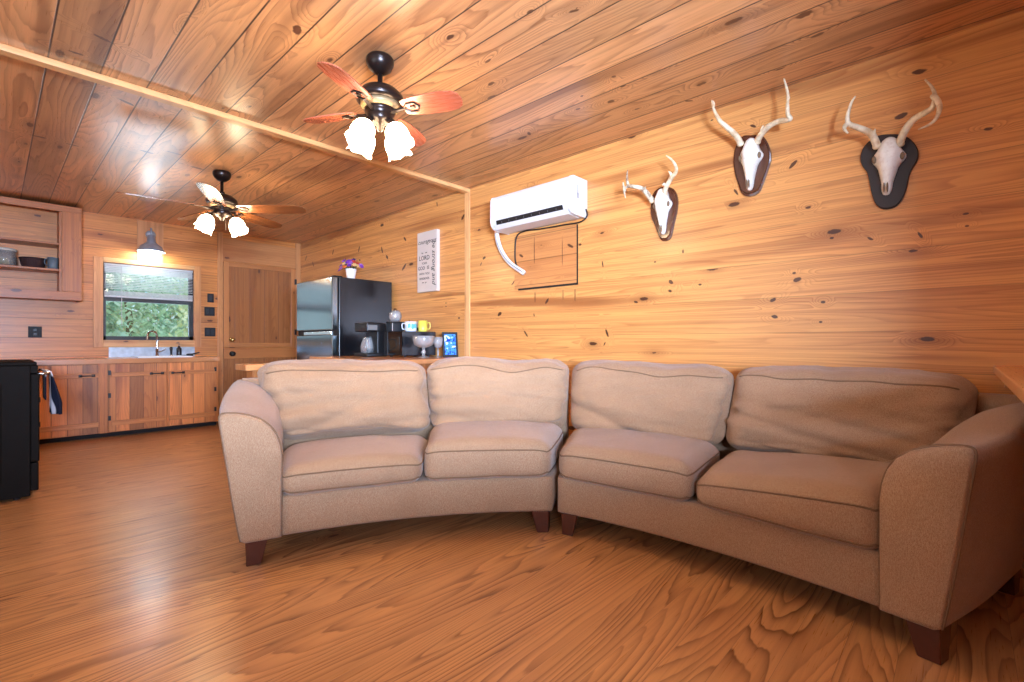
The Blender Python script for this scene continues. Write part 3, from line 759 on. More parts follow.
# ------------------------------------------------------------------ skull mounts
def skull_mount(label, outline, center, tip, plq_mat, plq_t, routed, antlers, ant_mats, w=.07):
    """outline, centre of brow, muzzle tip and antler lines are room points on or before the wall"""
    c, tp = Vector(center), Vector(tip)
    m = thing('skull_mount', label, 'skull mount', (XA, c.y, c.z - .1), 'deer skull mounts on the long wall')
    lp = smooth_loop([(0, p.y, p.z) for p in outline], 4)
    mid = sum((Vector(p) for p in lp), Vector()) / len(lp)
    bm = BM(); n = len(lp); rings = []
    lay = [(1.0, 0), (1.0, plq_t * .45), (.93, plq_t * .55), (.90, plq_t)] if routed else [(1.0, 0), (1.0, plq_t * .8), (.97, plq_t)]
    for (s, h) in lay: rings.append([bm.verts.new((XA - h, mid.y + (p.y - mid.y) * s, mid.z + (p.z - mid.z) * s)) for p in lp])
    for i in range(len(rings) - 1):
        for k in range(n): bm.faces.new((rings[i][k], rings[i][(k + 1) % n], rings[i + 1][(k + 1) % n], rings[i + 1][k]))
    bm.faces.new(rings[0]); bm.faces.new(rings[-1])
    obj('plaque', bm, plq_mat, m)
    # skull: half-round sections from the poll to the muzzle
    ax_ = (tp - c); Ls = ax_.length; ax_.normalize(); sd = Vector((0, -ax_.z, ax_.y)).normalized()   # sideways in the wall plane
    sec = [(-.07, .10 * w, .03), (-.05, .30 * w, .045), (-.01, .46 * w, .060), (.05, .56 * w, .070), (.11, .62 * w, .080), (.17, .70 * w, .086), (.23, .86 * w, .087), (.28, .99 * w, .085), (.33, 1.0 * w, .083), (.38, .90 * w, .083), (.44, .72 * w, .086),
           (.51, .58 * w, .084), (.60, .50 * w, .077), (.70, .41 * w, .067), (.80, .34 * w, .057), (.87, .33 * w, .052), (.94, .29 * w, .046), (1.0, .20 * w, .036), (1.015, .06 * w, .028)]
    bm = BM(); rings = []; K = 24; x0 = XA - plq_t - .001
    sock = [(.33, 1), (.33, -1)]
    for (q, hw, dp) in sec:
        ring = []
        for k in range(K + 1):
            th = math.pi * k / K
            lat, pro = math.cos(th) * hw, (max(0, math.sin(th)) ** .75) * dp
            # brow ridge between the horns, sunk orbits, groove down the nose
            for (sq, ss) in sock:
                g_ = math.exp(-(((q - sq) / .07) ** 2 + ((lat - ss * w * .80) / (w * .26)) ** 2)); pro -= .026 * g_
            pro -= .010 * math.exp(-(((q - .17) / .08) ** 2)) * math.exp(-((abs(lat) / (w * .30)) ** 2))
            pro -= .014 * math.exp(-(((q - .90) / .10) ** 2 + (lat / (w * .14)) ** 2))
            pro = max(pro, 0 if k in (0, K) else .002)
            ring.append(bm.verts.new(c + ax_ * (q * Ls) + sd * lat + Vector((x0 - c.x - pro, 0, 0))))
        rings.append(ring)
    for i in range(len(rings) - 1):
        for k in range(K): bm.faces.new((rings[i][k], rings[i][k + 1], rings[i + 1][k + 1], rings[i + 1][k]))
        bm.faces.new((rings[i][0], rings[i + 1][0], rings[i + 1][K], rings[i][K]))
    bm.faces.new(rings[0]); bm.faces.new(rings[-1])
    sk = obj('skull', bm, M_BONE, m, True)
    for s in (1, -1):
        q = c + ax_ * (.33 * Ls) + sd * (s * w * .80); q.x = x0 - .036
        bm = BM(); bmesh.ops.create_uvsphere(bm, u_segments=14, v_segments=8, radius=1.0)
        bmesh.ops.transform(bm, matrix=Matrix.Translation(q) @ Matrix.Diagonal((.012, w * .15, .019, 1)), verts=bm.verts)
        obj('eye_socket', bm, M_SOCKET_SHADE, sk, True)  # dark blob painted as the shade of the orbit
        q = c + ax_ * (.90 * Ls) + sd * (s * w * .10); q.x = x0 - .042
        bm = BM(); bmesh.ops.create_uvsphere(bm, u_segments=12, v_segments=8, radius=1.0)
        bmesh.ops.transform(bm, matrix=Matrix.Translation(q) @ Matrix.Diagonal((.008, w * .055, .026, 1)), verts=bm.verts)
        obj('nasal_opening', bm, M_SOCKET_SHADE, sk, True)  # dark blob painted as the shade of the nostril
        # horn stump of bone under the antler
    for (lines, mt) in zip(antlers, ant_mats):
        bm = BM()
        for (pts, r0, r1) in lines:
            sp = spline(pts, 6); nn = len(sp)
            rad = [1.3 * max(.002, r0 + (r1 - r0) * (i / (nn - 1)) ** 1.4) for i in range(nn)]
            tube(bm, sp, rad, 10)
        # burr at the base
        b = Vector(lines[0][0][0]); nx = (Vector(lines[0][0][1]) - b).normalized()
        lathe(bm, [(lines[0][1] * .9, -.004), (lines[0][1] * 1.45, .006), (lines[0][1] * 1.4, .012), (lines[0][1] * .95, .018)], b, 14, tuple(nx))
        obj('antler', bm, mt, m, True)
    return m
def pix(off, sc, pts, x): return [at(off[0] + p[0] / sc, off[1] + p[1] / sc, X=x) for p in pts]
def ant(off, sc, pts, r0, r1):
    """antler line: (crop x, crop y, distance of the point from the wall)"""
    return ([at(off[0] + p[0] / sc, off[1] + p[1] / sc, X=XA - p[2]) for p in pts], r0, r1)
O1, S1 = (610, 140), 5.69
skull_mount('deer skull on a small brown shield beside the air conditioner, one antler dark',
    pix(O1, S1, [(300, 268), (350, 272), (376, 300), (386, 350), (380, 410), (366, 470), (345, 555), (312, 576), (285, 560), (258, 490), (238, 445), (232, 390), (240, 320), (262, 285)], XA - .012),
    at(O1[0] + 290 / S1, O1[1] + 290 / S1, X=XA - .07), at(O1[0] + 293 / S1, O1[1] + 530 / S1, X=XA - .055), M_PLQ, .028, True,
    [[ant(O1, S1, [(243, 350, .06), (222, 320, .10), (200, 292, .13), (172, 272, .16), (140, 266, .18), (112, 262, .19), (90, 272, .18), (82, 295, .17), (88, 330, .16)], .014, .003),
      ant(O1, S1, [(105, 263, .19), (98, 235, .20), (97, 200, .20), (101, 168, .20)], .008, .0018), ant(O1, S1, [(84, 290, .17), (78, 265, .17), (74, 240, .17)], .008, .0018), ant(O1, S1, [(205, 298, .12), (200, 280, .12), (202, 262, .12)], .008, .002)],
     [ant(O1, S1, [(308, 318, .06), (315, 280, .09), (328, 250, .11), (350, 215, .13), (376, 180, .15), (372, 145, .16), (350, 112, .17), (320, 88, .17)], .014, .003),
      ant(O1, S1, [(318, 262, .10), (308, 252, .12), (296, 256, .13)], .010, .003), ant(O1, S1, [(352, 212, .13), (345, 190, .14), (332, 178, .15)], .009, .002)]],
    [M_ANT_DARK, M_ANT], .062)
O2, S2 = (700, 70), 4.87
skull_mount('deer skull on a glossy walnut shield with routed rim, middle of the three mounts',
    pix(O2, S2, [(248, 318), (300, 320), (325, 345), (343, 390), (345, 440), (330, 490), (310, 545), (285, 598), (240, 616), (205, 602), (188, 560), (170, 500), (164, 440), (170, 390), (188, 348), (210, 322)], XA - .012),
    at(O2[0] + 245 / S2, O2[1] + 345 / S2, X=XA - .07), at(O2[0] + 236 / S2, O2[1] + 580 / S2, X=XA - .055), M_PLQ, .03, True,
    [[ant(O2, S2, [(200, 365, .06), (182, 330, .10), (158, 302, .13), (125, 273, .15), (98, 248, .17), (78, 215, .18), (64, 180, .18), (58, 147, .17)], .014, .003),
      ant(O2, S2, [(64, 180, .18), (68, 165, .18), (66, 150, .19)], .007, .002)],
     [ant(O2, S2, [(276, 355, .06), (290, 325, .09), (312, 296, .12), (345, 268, .15), (385, 250, .17), (425, 244, .18), (440, 236, .19), (428, 215, .20), (426, 170, .20), (428, 125, .20), (420, 80, .19), (408, 42, .18)], .014, .003),
      ant(O2, S2, [(300, 305, .11), (302, 285, .13), (308, 270, .14)], .008, .002), ant(O2, S2, [(428, 140, .20), (438, 132, .2)], .006, .003)]],
    [M_ANT, M_ANT], .066)
O3, S3 = (830, 60), 4.267
skull_mount('deer skull on a flat black lobed plaque, rightmost of the three mounts',
    pix(O3, S3, [(258, 318), (310, 322), (350, 345), (376, 385), (374, 425), (352, 462), (338, 495), (328, 545), (308, 595), (275, 628), (228, 636), (195, 615), (178, 570), (168, 520), (158, 480), (140, 455), (130, 425), (138, 385), (165, 350), (205, 325)], XA - .012),
    at(O3[0] + 252 / S3, O3[1] + 340 / S3, X=XA - .07), at(O3[0] + 237 / S3, O3[1] + 568 / S3, X=XA - .055), M_PLQB, .022, False,
    [[ant(O3, S3, [(202, 372, .06), (192, 345, .09), (178, 318, .11), (150, 300, .14), (110, 285, .17), (80, 272, .19), (74, 250, .20), (80, 215, .21), (92, 180, .21), (108, 155, .20)], .014, .0028),
      ant(O3, S3, [(78, 270, .19), (64, 282, .2), (62, 295, .21), (76, 312, .22)], .010, .003), ant(O3, S3, [(186, 330, .1), (188, 310, .12), (193, 293, .13)], .008, .002)],
     [ant(O3, S3, [(296, 364, .06), (308, 325, .09), (330, 285, .12), (362, 250, .15), (405, 225, .18), (435, 205, .20), (446, 175, .21), (447, 145, .21), (432, 112, .21), (406, 84, .20)], .014, .0028),
      ant(O3, S3, [(440, 152, .21), (460, 175, .23), (468, 205, .25), (455, 245, .27), (425, 275, .28), (375, 297, .28)], .010, .0022), ant(O3, S3, [(340, 270, .13), (345, 258, .14), (352, 252, .15)], .007, .003)]],
    [M_ANT, M_ANT], .070)

# ------------------------------------------------------------------ sign on the wall
s = thing('wall_sign', 'tall white scripture sign with black lettering above the bar', 'sign', (XA, 4.13, 1.85))
SX = XA - .04
obj('panel', bx(SX, 3.935, 1.535, XA, 4.268, 2.165, bev=.003), M_CANVAS, s)
MS = Matrix(((0, 0, -1, 0), (-1, 0, 0, 0), (0, 1, 0, 0), (0, 0, 0, 1)))
def sign_text(body, y, z, size, shear=0.0, rot=0.0, bold=0.0):
    bm = BM(); text_mesh(bm, body, size, Matrix.Translation((SX - .0005, y, z)) @ MS @ Matrix.Rotation(R(rot), 4, 'Z'), .0005, shear)
    return bm
for body, z, size in (('for the', 1.945, .026), ('LORD', 1.89, .068), ('YOUR', 1.835, .032), ('GOD IS', 1.785, .052), ('WITH YOU', 1.725, .034), ('WHEREVER', 1.675, .034), ('you go', 1.635, .022)):
    ws = body.split(); tot = len(body) * .62 * size; y_ = 4.145 + tot / 2
    for word in ws:
        wl_ = len(word) * .62 * size
        obj('lettering', sign_text(word, y_ - wl_ / 2, z, size), M_INK, s)
        y_ -= wl_ + .62 * size
bm = sign_text('courageous', 4.10, 2.06, .066, .35)
obj('script_lettering', bm, M_INK, s)
bm = sign_text('be strong and', 3.985, 1.835, .082, .35, -90)
obj('script_lettering', bm, M_INK, s)

# ------------------------------------------------------------------ bar between living room and kitchen
TOPZ = .865
b = thing('bar_counter', 'pine-topped bar counter behind the sofa reaching out from the long wall', 'counter', (2.1, 3.4, 0))
bm = BM(); ol = [(1.075, 3.27), (XA - .02, 3.27), (XA - .02, 4.70), (2.12, 4.70), (2.12, 3.47), (1.075, 3.47)]
prism(bm, ol, lambda p: Vector((p[0], p[1], TOPZ - .04)), lambda p: Vector((p[0], p[1], TOPZ)))
bmesh.ops.bevel(bm, geom=list(bm.edges), offset=.004, segments=1, affect='EDGES')
obj('countertop', bm, M_TOP, b)
obj('front_panel', bx(1.16, 3.33, 0, XA - .02, 3.355, TOPZ - .04), pine('bar_front_planks', 'Z', 'X', .12, .0, (204, 134, 78), (164, 92, 48), seam=(.002, .6), seed=64, knot_thr=.75), b)
obj('end_panel', bx(1.135, 3.33, 0, 1.16, 3.44, TOPZ - .04), M_CABD, b)
obj('side_panel', bx(2.16, 3.44, 0, 2.185, 4.69, TOPZ - .04), M_CABD, b)
obj('back_panel', bx(1.16, 3.415, 0, 2.16, 3.44, TOPZ - .04), M_CABD, b)

# second bar top at the right edge of the view
b = thing('bar_counter', 'pine bar top jutting from the long wall over the sofa arm at far right', 'counter', (2.4, -.4, 0))
obj('countertop', bx(1.45, -.62, .862, XA, -.095, .897, bev=.005), board('honey_pine_top', 'X', 'Y', 48, (222, 162, 98), (190, 122, 66), gamp=.4, rough=.3, coat=.4), b)
obj('post', bx(1.52, -.58, 0, 1.60, -.50, .862, bev=.004), M_TRIM_V, b)
obj('wall_cleat', bx(XA - .04, -.575, .80, XA, -.13, .862), M_TRIM_H, b)

# ------------------------------------------------------------------ refrigerator and what stands on it
f = thing('refrigerator', 'tall black refrigerator with handleless doors standing by the plank door', 'refrigerator', (2.75, 5.05, 0))
FX0, FX1, FY0, FY1, FZ = 2.38, 3.09, 4.75, 5.61, 1.688
obj('cabinet', bx(FX0 + .075, FY0, .03, FX1, FY1, FZ, bev=.006), M_FRIDGE, f)
ud = obj('upper_door', bx(FX0, FY0 + .003, 1.135, FX0 + .066, FY1 - .003, FZ - .002, bev=.010, seg=3), M_FDOOR, f)
ld = obj('lower_door', bx(FX0, FY0 + .003, .09, FX0 + .066, FY1 - .003, 1.085, bev=.010, seg=3), M_FDOOR, f)
obj('door_gasket', bx(FX0 + .064, FY0 + .02, .10, FX0 + .078, FY1 - .02, FZ - .02), M_GAP, f)
obj('handle_recess', bx(FX0 + .02, FY0 + .003, 1.08, FX0 + .064, FY1 - .003, 1.14), M_GAP, f)
obj('handle', bx(FX0 - .004, FY0 + .02, 1.085, FX0 + .03, FY1 - .2, 1.122, bev=.006), plain('bright_handle_strip', (196, 208, 210), .25, .8), ld)
obj('top_hinge', bx(FX0 + .02, FY0 + .01, FZ - .002, FX0 + .12, FY0 + .06, FZ + .012, bev=.004), M_BLACK, f)
obj('kick_plate', bx(FX0 + .03, FY0 + .02, 0, FX1 - .02, FY1 - .02, .075), M_BLACK, f)
fp = at(351, 279.5, Z=FZ + .001)
p = thing('flower_pot', 'white pot of purple and orange flowers on top of the refrigerator', 'flower pot', tuple(fp))
obj('pot', lathe(BM(), [(.038, 0), (.041, .005), (.058, .105), (.061, .112), (.056, .112), (.05, .10), (.02, .095)], fp, 28), M_POT, p, True)
M_LEAF = plain('dark_green_leaf', (46, 66, 44), .6, var=.3)
rf = random.Random(4)
PUR, PUR2, ORA, YEL, RED = [plain(n_, c_, .6, var=.15, scale=60) for n_, c_ in (('purple_petal', (112, 48, 170)), ('lilac_petal', (160, 104, 204)), ('orange_petal', (226, 116, 50)), ('cream_petal', (236, 196, 130)), ('red_petal', (204, 62, 48)))]
vr = Vector((CB * 0 + SB, -CB, 0))        # to the viewer's right
vf = Vector((CB, SB, 0))
fl = [(-.115, .150, .02, PUR), (-.10, .115, -.02, PUR2), (-.125, .10, .01, PUR), (-.085, .175, .03, ORA), (-.07, .195, -.02, PUR), (-.055, .165, -.04, YEL), (-.035, .205, .02, PUR), (-.02, .175, -.05, PUR), (0, .195, 0, PUR),
      (.01, .17, -.05, PUR2), (.02, .215, .03, PUR), (.035, .185, -.03, RED), (.055, .18, .02, ORA), (.05, .15, -.04, YEL), (.07, .165, 0, RED), (.085, .14, -.02, YEL), (.105, .155, .01, PUR2), (.115, .135, -.01, PUR), (-.05, .13, -.05, ORA), (.0, .145, -.05, PUR)]
bm = BM(); top = fp + Vector((0, 0, .10))
for (r_, h_, d_, m_) in fl: tube(bm, spline([top + vr * r_ * .2, fp + vr * r_ * .6 + vf * d_ * .6 + Vector((0, 0, (h_ + .1) / 2 + .02)), fp + vr * r_ + vf * d_ + Vector((0, 0, h_))], 3), .002, 5)
for k in range(46):
    q = fp + vr * rf.uniform(-.09, .10) + vf * rf.uniform(-.06, .06) + Vector((0, 0, rf.uniform(.10, .21)))
    a1 = Vector((rf.uniform(-1, 1), rf.uniform(-1, 1), rf.uniform(-.2, .8))).normalized(); n_, b_ = frame_of(a1)
    vs = [bm.verts.new(q + a1 * l + n_ * w_) for l, w_ in ((0, 0), (.018, .009), (.042, 0), (.018, -.009))]; bm.faces.new(vs)
obj('foliage', bm, M_LEAF, p)
for (r_, h_, d_, m_) in fl:
    q = fp + vr * r_ + vf * d_ + Vector((0, 0, h_)); bm = BM()
    nd = (vr * r_ * 4 + vf * (d_ * 3 - .5) + Vector((0, 0, .6))).normalized(); n_, b_ = frame_of(nd)
    for k in range(6):
        w_ = (n_ * math.cos(k * 1.047) + b_ * math.sin(k * 1.047)); s_ = nd.cross(w_)
        vs = [bm.verts.new(q + w_ * l + s_ * t_ + nd * h2) for l, t_, h2 in ((.002, 0, 0), (.014, .010, .006), (.027, .006, .006), (.027, -.006, .006), (.014, -.010, .006))]; bm.faces.new(vs)
    lathe(bm, [(.004, 0), (.006, .006), (.002, .010)], q, 8, tuple(nd))
    obj('flower', bm, m_, p)

# ------------------------------------------------------------------ things on the bar
cz = TOPZ + .001
c = thing('coffee_maker', 'black drip coffee maker on the bar against the refrigerator side', 'coffee maker', (2.56, 4.33, cz))
obj('base_plate', bx(2.46, 4.20, cz, 2.68, 4.46, cz + .035, bev=.008), M_BLACK, c)
obj('water_tank', bx(2.58, 4.22, cz + .03, 2.68, 4.44, cz + .33, bev=.008), M_BLACK, c)
obj('brew_head', bx(2.46, 4.21, cz + .245, 2.62, 4.45, cz + .335, bev=.012), M_BLACK, c)
obj('control_panel', bx(2.47, 4.203, cz + .26, 2.57, 4.211, cz + .31, bev=.002), plain('grey_panel', (120, 120, 118), .4), c)
jg = obj('carafe', lathe(BM(), [(.05, 0), (.062, .01), (.066, .06), (.055, .11), (.042, .135), (.046, .15), (.043, .15), (.038, .135), (.05, .105), (.06, .05), (.03, .012)], (2.53, 4.32, cz + .036), 26), M_GLASS2, c, True)
obj('carafe_handle', tube(BM(), spline([(2.50, 4.265, cz + .17), (2.46, 4.21, cz + .17), (2.455, 4.20, cz + .10), (2.49, 4.26, cz + .06)], 5), .007, 8), plain('silver_handle', (180, 180, 178), .35, .6), jg, True)
m = thing('microwave', 'black microwave on the bar beneath the two mugs', 'microwave', (2.81, 4.08, cz))
MX0, MX1, MY0, MY1, MZ0, MZ1 = 2.62, 3.02, 3.86, 4.17, cz + .012, cz + .245
obj('housing', bx(MX0 + .02, MY0, MZ0, MX1, MY1, MZ1, bev=.006), plain('black_blue_housing', (22, 24, 30), .25, var=.1), m)
dr = obj('door', bx(MX0, MY0 + .0, MZ0, MX0 + .022, MY1 - .07, MZ1, bev=.005), plain('glossy_black_door', (14, 14, 16), .12), m)
obj('door_window', bx(MX0 - .002, MY0 + .04, MZ0 + .05, MX0 + .001, MY1 - .11, MZ1 - .05, bev=.001), plain('smoked_window', (40, 36, 30), .1), dr)
obj('control_panel', bx(MX0 - .001, MY1 - .068, MZ0, MX0 + .022, MY1, MZ1, bev=.003), M_BLACK, m)
for px in (MX0 + .06, MX1 - .06):
    for py in (MY0 + .04, MY1 - .04): obj('foot', lathe(BM(), [(.012, cz - .001), (.012, MZ0 + .002)], (px, py, 0), 12), M_BLACK, m)
mt = MZ1 + .001
k = thing('storage_tin', 'square black tin with a pale edge on the microwave, carrying a glass jar', 'tin', (2.70, 4.10, mt))
obj('tin_body', bx(2.64, 4.05, mt, 2.78, 4.16, mt + .085, bev=.005), plain('slate_tin', (40, 44, 48), .35, .3), k)
obj('lid', bx(2.637, 4.047, mt + .085, 2.783, 4.163, mt + .098, bev=.004), M_BLACK, k)
obj('label_edge', bx(2.6385, 4.048, mt + .005, 2.642, 4.052, mt + .082), M_WHITE, k)
jz = mt + .099
j = thing('glass_jar', 'round clear glass jar standing on the black tin', 'jar', (2.71, 4.105, jz))
obj('jar_body', lathe(BM(), [(.04, 0), (.052, .012), (.062, .045), (.058, .08), (.045, .10), (.042, .10), (.053, .078), (.057, .045), (.047, .015), (.02, .006)], (2.71, 4.105, jz), 28), M_GLASS2, j, True)
obj('lid', lathe(BM(), [(.046, .098), (.046, .108), (.02, .116), (.01, .13), (0, .132)], (2.71, 4.105, jz), 24), M_CHROME, j, True)
def mug(x, y, r, h, mat, label, hdir, band=None):
    g_ = thing('mug', label, 'mug', (x, y, mt), 'mugs on the microwave')
    bd = obj('mug_body', lathe(BM(), [(r * .86, 0), (r * .95, .004), (r, .02), (r, h), (r - .004, h), (r - .004, .02), (r * .3, .008)], (x, y, mt), 26), mat, g_, True)
    hd = Vector(hdir).normalized()
    obj('handle', tube(BM(), spline([Vector((x, y, mt + h * .8)) + hd * (r - .002), Vector((x, y, mt + h * .78)) + hd * (r + .024), Vector((x, y, mt + h * .3)) + hd * (r + .024), Vector((x, y, mt + h * .22)) + hd * (r - .002)], 5), .005, 8), mat, g_, True)
    if band: obj('painted_motif', bm_band(x, y, r, h), band, bd, True)
def bm_band(x, y, r, h):
    bm = BM(); vs = []
    for i in range(13):
        q = R(-150 + i * 9); vs.append([bm.verts.new((x + (r + .0012) * math.cos(q), y + (r + .0012) * math.sin(q), mt + h * z_)) for z_ in (.3 + .08 * math.sin(i), .75 - .05 * math.cos(i * 2))])
    for i in range(12): bm.faces.new((vs[i][0], vs[i + 1][0], vs[i + 1][1], vs[i][1]))
    return bm
mug(2.80, 3.975, .058, .098, plain('white_glaze', (226, 232, 238), .25, speck=(14.0, .35, (206, 170, 196))), 'white mug with a blue motif on the microwave, left of the yellow one', (-1, 1, 0), plain('sky_blue_glaze', (96, 180, 214), .3, var=.2))
mug(2.90, 3.915, .045, .108, plain('yellow_glaze', (228, 214, 88), .3, var=.15), 'yellow mug on the microwave beside the wall outlet', (1, -1, 0))
gb = Vector((2.72, 3.66, cz))
g_ = thing('glass_dish', 'clear footed glass dish on the bar in front of the microwave', 'glass dish', tuple(gb))
obj('bowl', lathe(BM(), [(.014, .09), (.05, .098), (.088, .12), (.10, .16), (.102, .20), (.098, .20), (.095, .16), (.083, .125), (.045, .105), (.01, .10)], gb, 32), M_GLASS2, g_, True)
obj('stem', lathe(BM(), [(.016, .006), (.012, .03), (.022, .05), (.012, .07), (.016, .092)], gb, 20), M_GLASS2, g_, True)
obj('foot', lathe(BM(), [(.058, 0), (.058, .005), (.03, .010), (.014, .016)], gb, 28), M_GLASS2, g_, True)
g2 = Vector((2.86, 3.625, cz))
g_ = thing('glass_goblet', 'clear stemmed goblet on the bar beside the footed dish', 'goblet', tuple(g2))
obj('bowl', lathe(BM(), [(.008, .085), (.03, .095), (.042, .13), (.044, .19), (.041, .19), (.039, .13), (.027, .10), (.006, .092)], g2, 26), M_GLASS2, g_, True)
obj('stem', lathe(BM(), [(.01, .004), (.006, .02), (.010, .05), (.006, .088)], g2, 14), M_GLASS2, g_, True)
obj('foot', lathe(BM(), [(.036, 0), (.036, .004), (.01, .008)], g2, 24), M_GLASS2, g_, True)
# photo frame leaning back
fr0 = Vector((3.005, 3.61, cz))
pf_ = thing('photo_frame', 'black photo frame with a bright blue picture on the end of the bar', 'photo frame', tuple(fr0))
dirw = Vector((.90, -.44, 0)).normalized(); lean = 12
MF = Matrix.Translation(fr0) @ Matrix((( dirw.x, -dirw.y, 0, 0), (dirw.y, dirw.x, 0, 0), (0, 0, 1, 0), (0, 0, 0, 1))) @ Matrix.Rotation(R(-lean), 4, 'X')
def tb(bm): bmesh.ops.transform(bm, matrix=MF, verts=bm.verts); return bm
bm = BM()
box(bm, -.075, 0, .003, -.055, .014, .245, bev=.002); box(bm, .055, 0, .003, .075, .014, .245, bev=.002); box(bm, -.055, 0, .003, .055, .014, .023, bev=.002); box(bm, -.055, 0, .225, .055, .014, .245, bev=.002)
obj('frame', tb(bm), M_BLACK, pf_)
def picture_mat():
    g = G('blue_picture'); vec, ax = g.coord()
    n_ = g.noise(vec, 38.0, 3.0, .7); n2_ = g.noise(vec, 26.0, 1.0)
    c_ = g.mix(g.ramp(n_, .40, .52), lin(30, 50, 170), lin(76, 150, 232)); c_ = g.mix(g.ramp(n2_, .58, .66), c_, lin(214, 232, 250))
    return g.done(c_, .15)
obj('picture', tb(bx(-.056, .004, .022, .056, .008, .226)), picture_mat(), pf_)
obj('back_board', tb(bx(-.055, .008, .02, .055, .013, .23)), M_BLACK, pf_)
bm = BM(); e0 = MF @ Vector((0, .012, .17)); e1 = Vector((e0.x + .05 * dirw.y * -1 + .0, e0.y + .07, cz))
tube(bm, [e0, e1], .006, 6); obj('easel_leg', bm, M_BLACK, pf_)
# wall outlet above the bar
op = at(420, 327, X=XA)
o_ = thing('wall_outlet', 'white wall outlet with a black plug, beside the yellow mug', 'outlet', (XA, op.y, op.z))
obj('cover_plate', bx(XA - .008, op.y - .042, op.z - .06, XA, op.y + .042, op.z + .06, bev=.003), M_WHITE, o_)
obj('receptacle', bx(XA - .011, op.y - .018, op.z + .008, XA - .007, op.y + .018, op.z + .036, bev=.002), M_BLACK, o_)
obj('plug', bx(XA - .04, op.y - .018, op.z - .04, XA - .008, op.y + .02, op.z - .008, bev=.005), M_BLACK, o_)

# ------------------------------------------------------------------ kitchen units along the back wall
CY, CZ0, CZ1 = 6.62, .05, .785
def pull(x, z, parent, y=CY - .045):
    bm = BM(); tube(bm, spline([(x - .05, y + .012, z), (x - .042, y - .012, z), (x, y - .02, z), (x + .042, y - .012, z), (x + .05, y + .012, z)], 4), .006, 8)
    box(bm, x - .066, y + .008, z - .014, x - .036, y + .015, z + .014, bev=.002); box(bm, x + .036, y + .008, z - .014, x + .066, y + .015, z + .014, bev=.002)
    return obj('handle', bm, M_BLACK, parent, True)
def cab_door(parent, x0, x1, hx, hinge_x):
    dd = obj('door', bx(x0, CY - .018, CZ0 + .01, x1, CY, CZ1 - .01, bev=.003), M_CABD, parent)
    obj('top_batten', bx(x0 + .015, CY - .036, .64, x1 - .015, CY - .017, .685, bev=.004), M_BATTEN, dd)
    obj('bottom_batten', bx(x0 + .015, CY - .036, .125, x1 - .015, CY - .017, .175, bev=.004), M_BATTEN, dd)
    pull(hx, .662, dd)
    for hz in (.18, .42, .66): obj('hinge', bx(hinge_x - .012, CY - .022, hz, hinge_x + .012, CY - .016, hz + .05, bev=.001), M_BLACK, dd)
def base_unit(name, label, x0, x1, doors, stiles):
    u_ = thing(name, label, 'cabinet', ((x0 + x1) / 2, 6.93, 0), 'kitchen base cabinets')
    obj('carcass', bx(max(x0, XK + .03), CY + .02, CZ0, x1, YB - .03, CZ1), M_SHELFV, u_)
    obj('plinth', bx(max(x0, XK + .03), CY + .07, 0, x1, YB - .03, CZ0 + .001), M_GAP, u_)  # near-black colour paints in the toe-kick shade below the doors
    for (a_, b_) in stiles: obj('face_stile', bx(a_, CY - .002, CZ0, b_, CY + .021, CZ1, bev=.001), M_SHELFV, u_)
    for dd in doors: cab_door(u_, *dd)
base_unit('base_cabinet', 'plank-fronted base cabinet partly hidden by the black range', XK, .826, [(.30, .765, .66, .306)], [(XK + .03, .30), (.765, .826)])
base_unit('base_cabinet', 'two-door plank base cabinet below the kitchen sink', .826, 1.868, [(.838, 1.345, 1.25, .842), (1.351, 1.835, 1.45, 1.831)], [(1.835, 1.868)])
t_ = thing('worktop', 'long pine worktop beneath the kitchen window', 'worktop', (.66, 6.9, CZ1))
bm = BM()
SX0, SX1, SY0, SY1 = 1.12, 1.60, 6.72, 7.10
box(bm, XK, 6.585, CZ1, SX0, YB, .832); box(bm, SX1, 6.585, CZ1, 1.875, YB, .832); box(bm, SX0, 6.585, CZ1, SX1, SY0, .832); box(bm, SX0, SY1, CZ1, SX1, YB, .832)
obj('slab', bm, M_TOP, t_)
k_ = thing('kitchen_sink', 'white sink set in the worktop under the kitchen window', 'sink', (1.36, 6.9, .70))
bm = BM(); r0 = [(SX0 - .02, SY0 - .02), (SX1 + .02, SY0 - .02), (SX1 + .02, SY1 + .02), (SX0 - .02, SY1 + .02)]
pts_l = [(.02, .833), (.02, .846), (-.004, .846), (-.012, .80)]
rings = []
for (e_, z_) in pts_l: rings.append([bm.verts.new(q) for q in ((SX0 - e_, SY0 - e_, z_), (SX1 + e_, SY0 - e_, z_), (SX1 + e_, SY1 + e_, z_), (SX0 - e_, SY1 + e_, z_))])
for i in range(3):
    for q in range(4): bm.faces.new((rings[i][q], rings[i][(q + 1) % 4], rings[i + 1][(q + 1) % 4], rings[i + 1][q]))
bm.faces.new(rings[-1])
obj('basin', bm, M_ENAMEL, k_)
obj('drain', lathe(BM(), [(.035, .801), (.035, .803), (.01, .8025)], (1.36, 6.91, 0), 20), M_CHROME, k_)
s_ = thing('splash_panel', 'mottled galvanised metal splash panel behind the sink', 'splash panel', (1.345, YB, .90))
obj('sheet', bx(.917, YB - .006, .833, 1.774, YB, .962), M_STEEL, s_)
obj('top_fold', bx(.917, YB - .012, .958, 1.774, YB, .966), M_STEEL, s_)
fa = thing('kitchen_faucet', 'chrome gooseneck faucet rising in front of the kitchen window', 'faucet', (1.36, 7.16, .833))
obj('base', lathe(BM(), [(.026, .833), (.026, .845), (.016, .86), (.016, .93)], (1.36, 7.16, 0), 20), M_CHROME, fa, True)
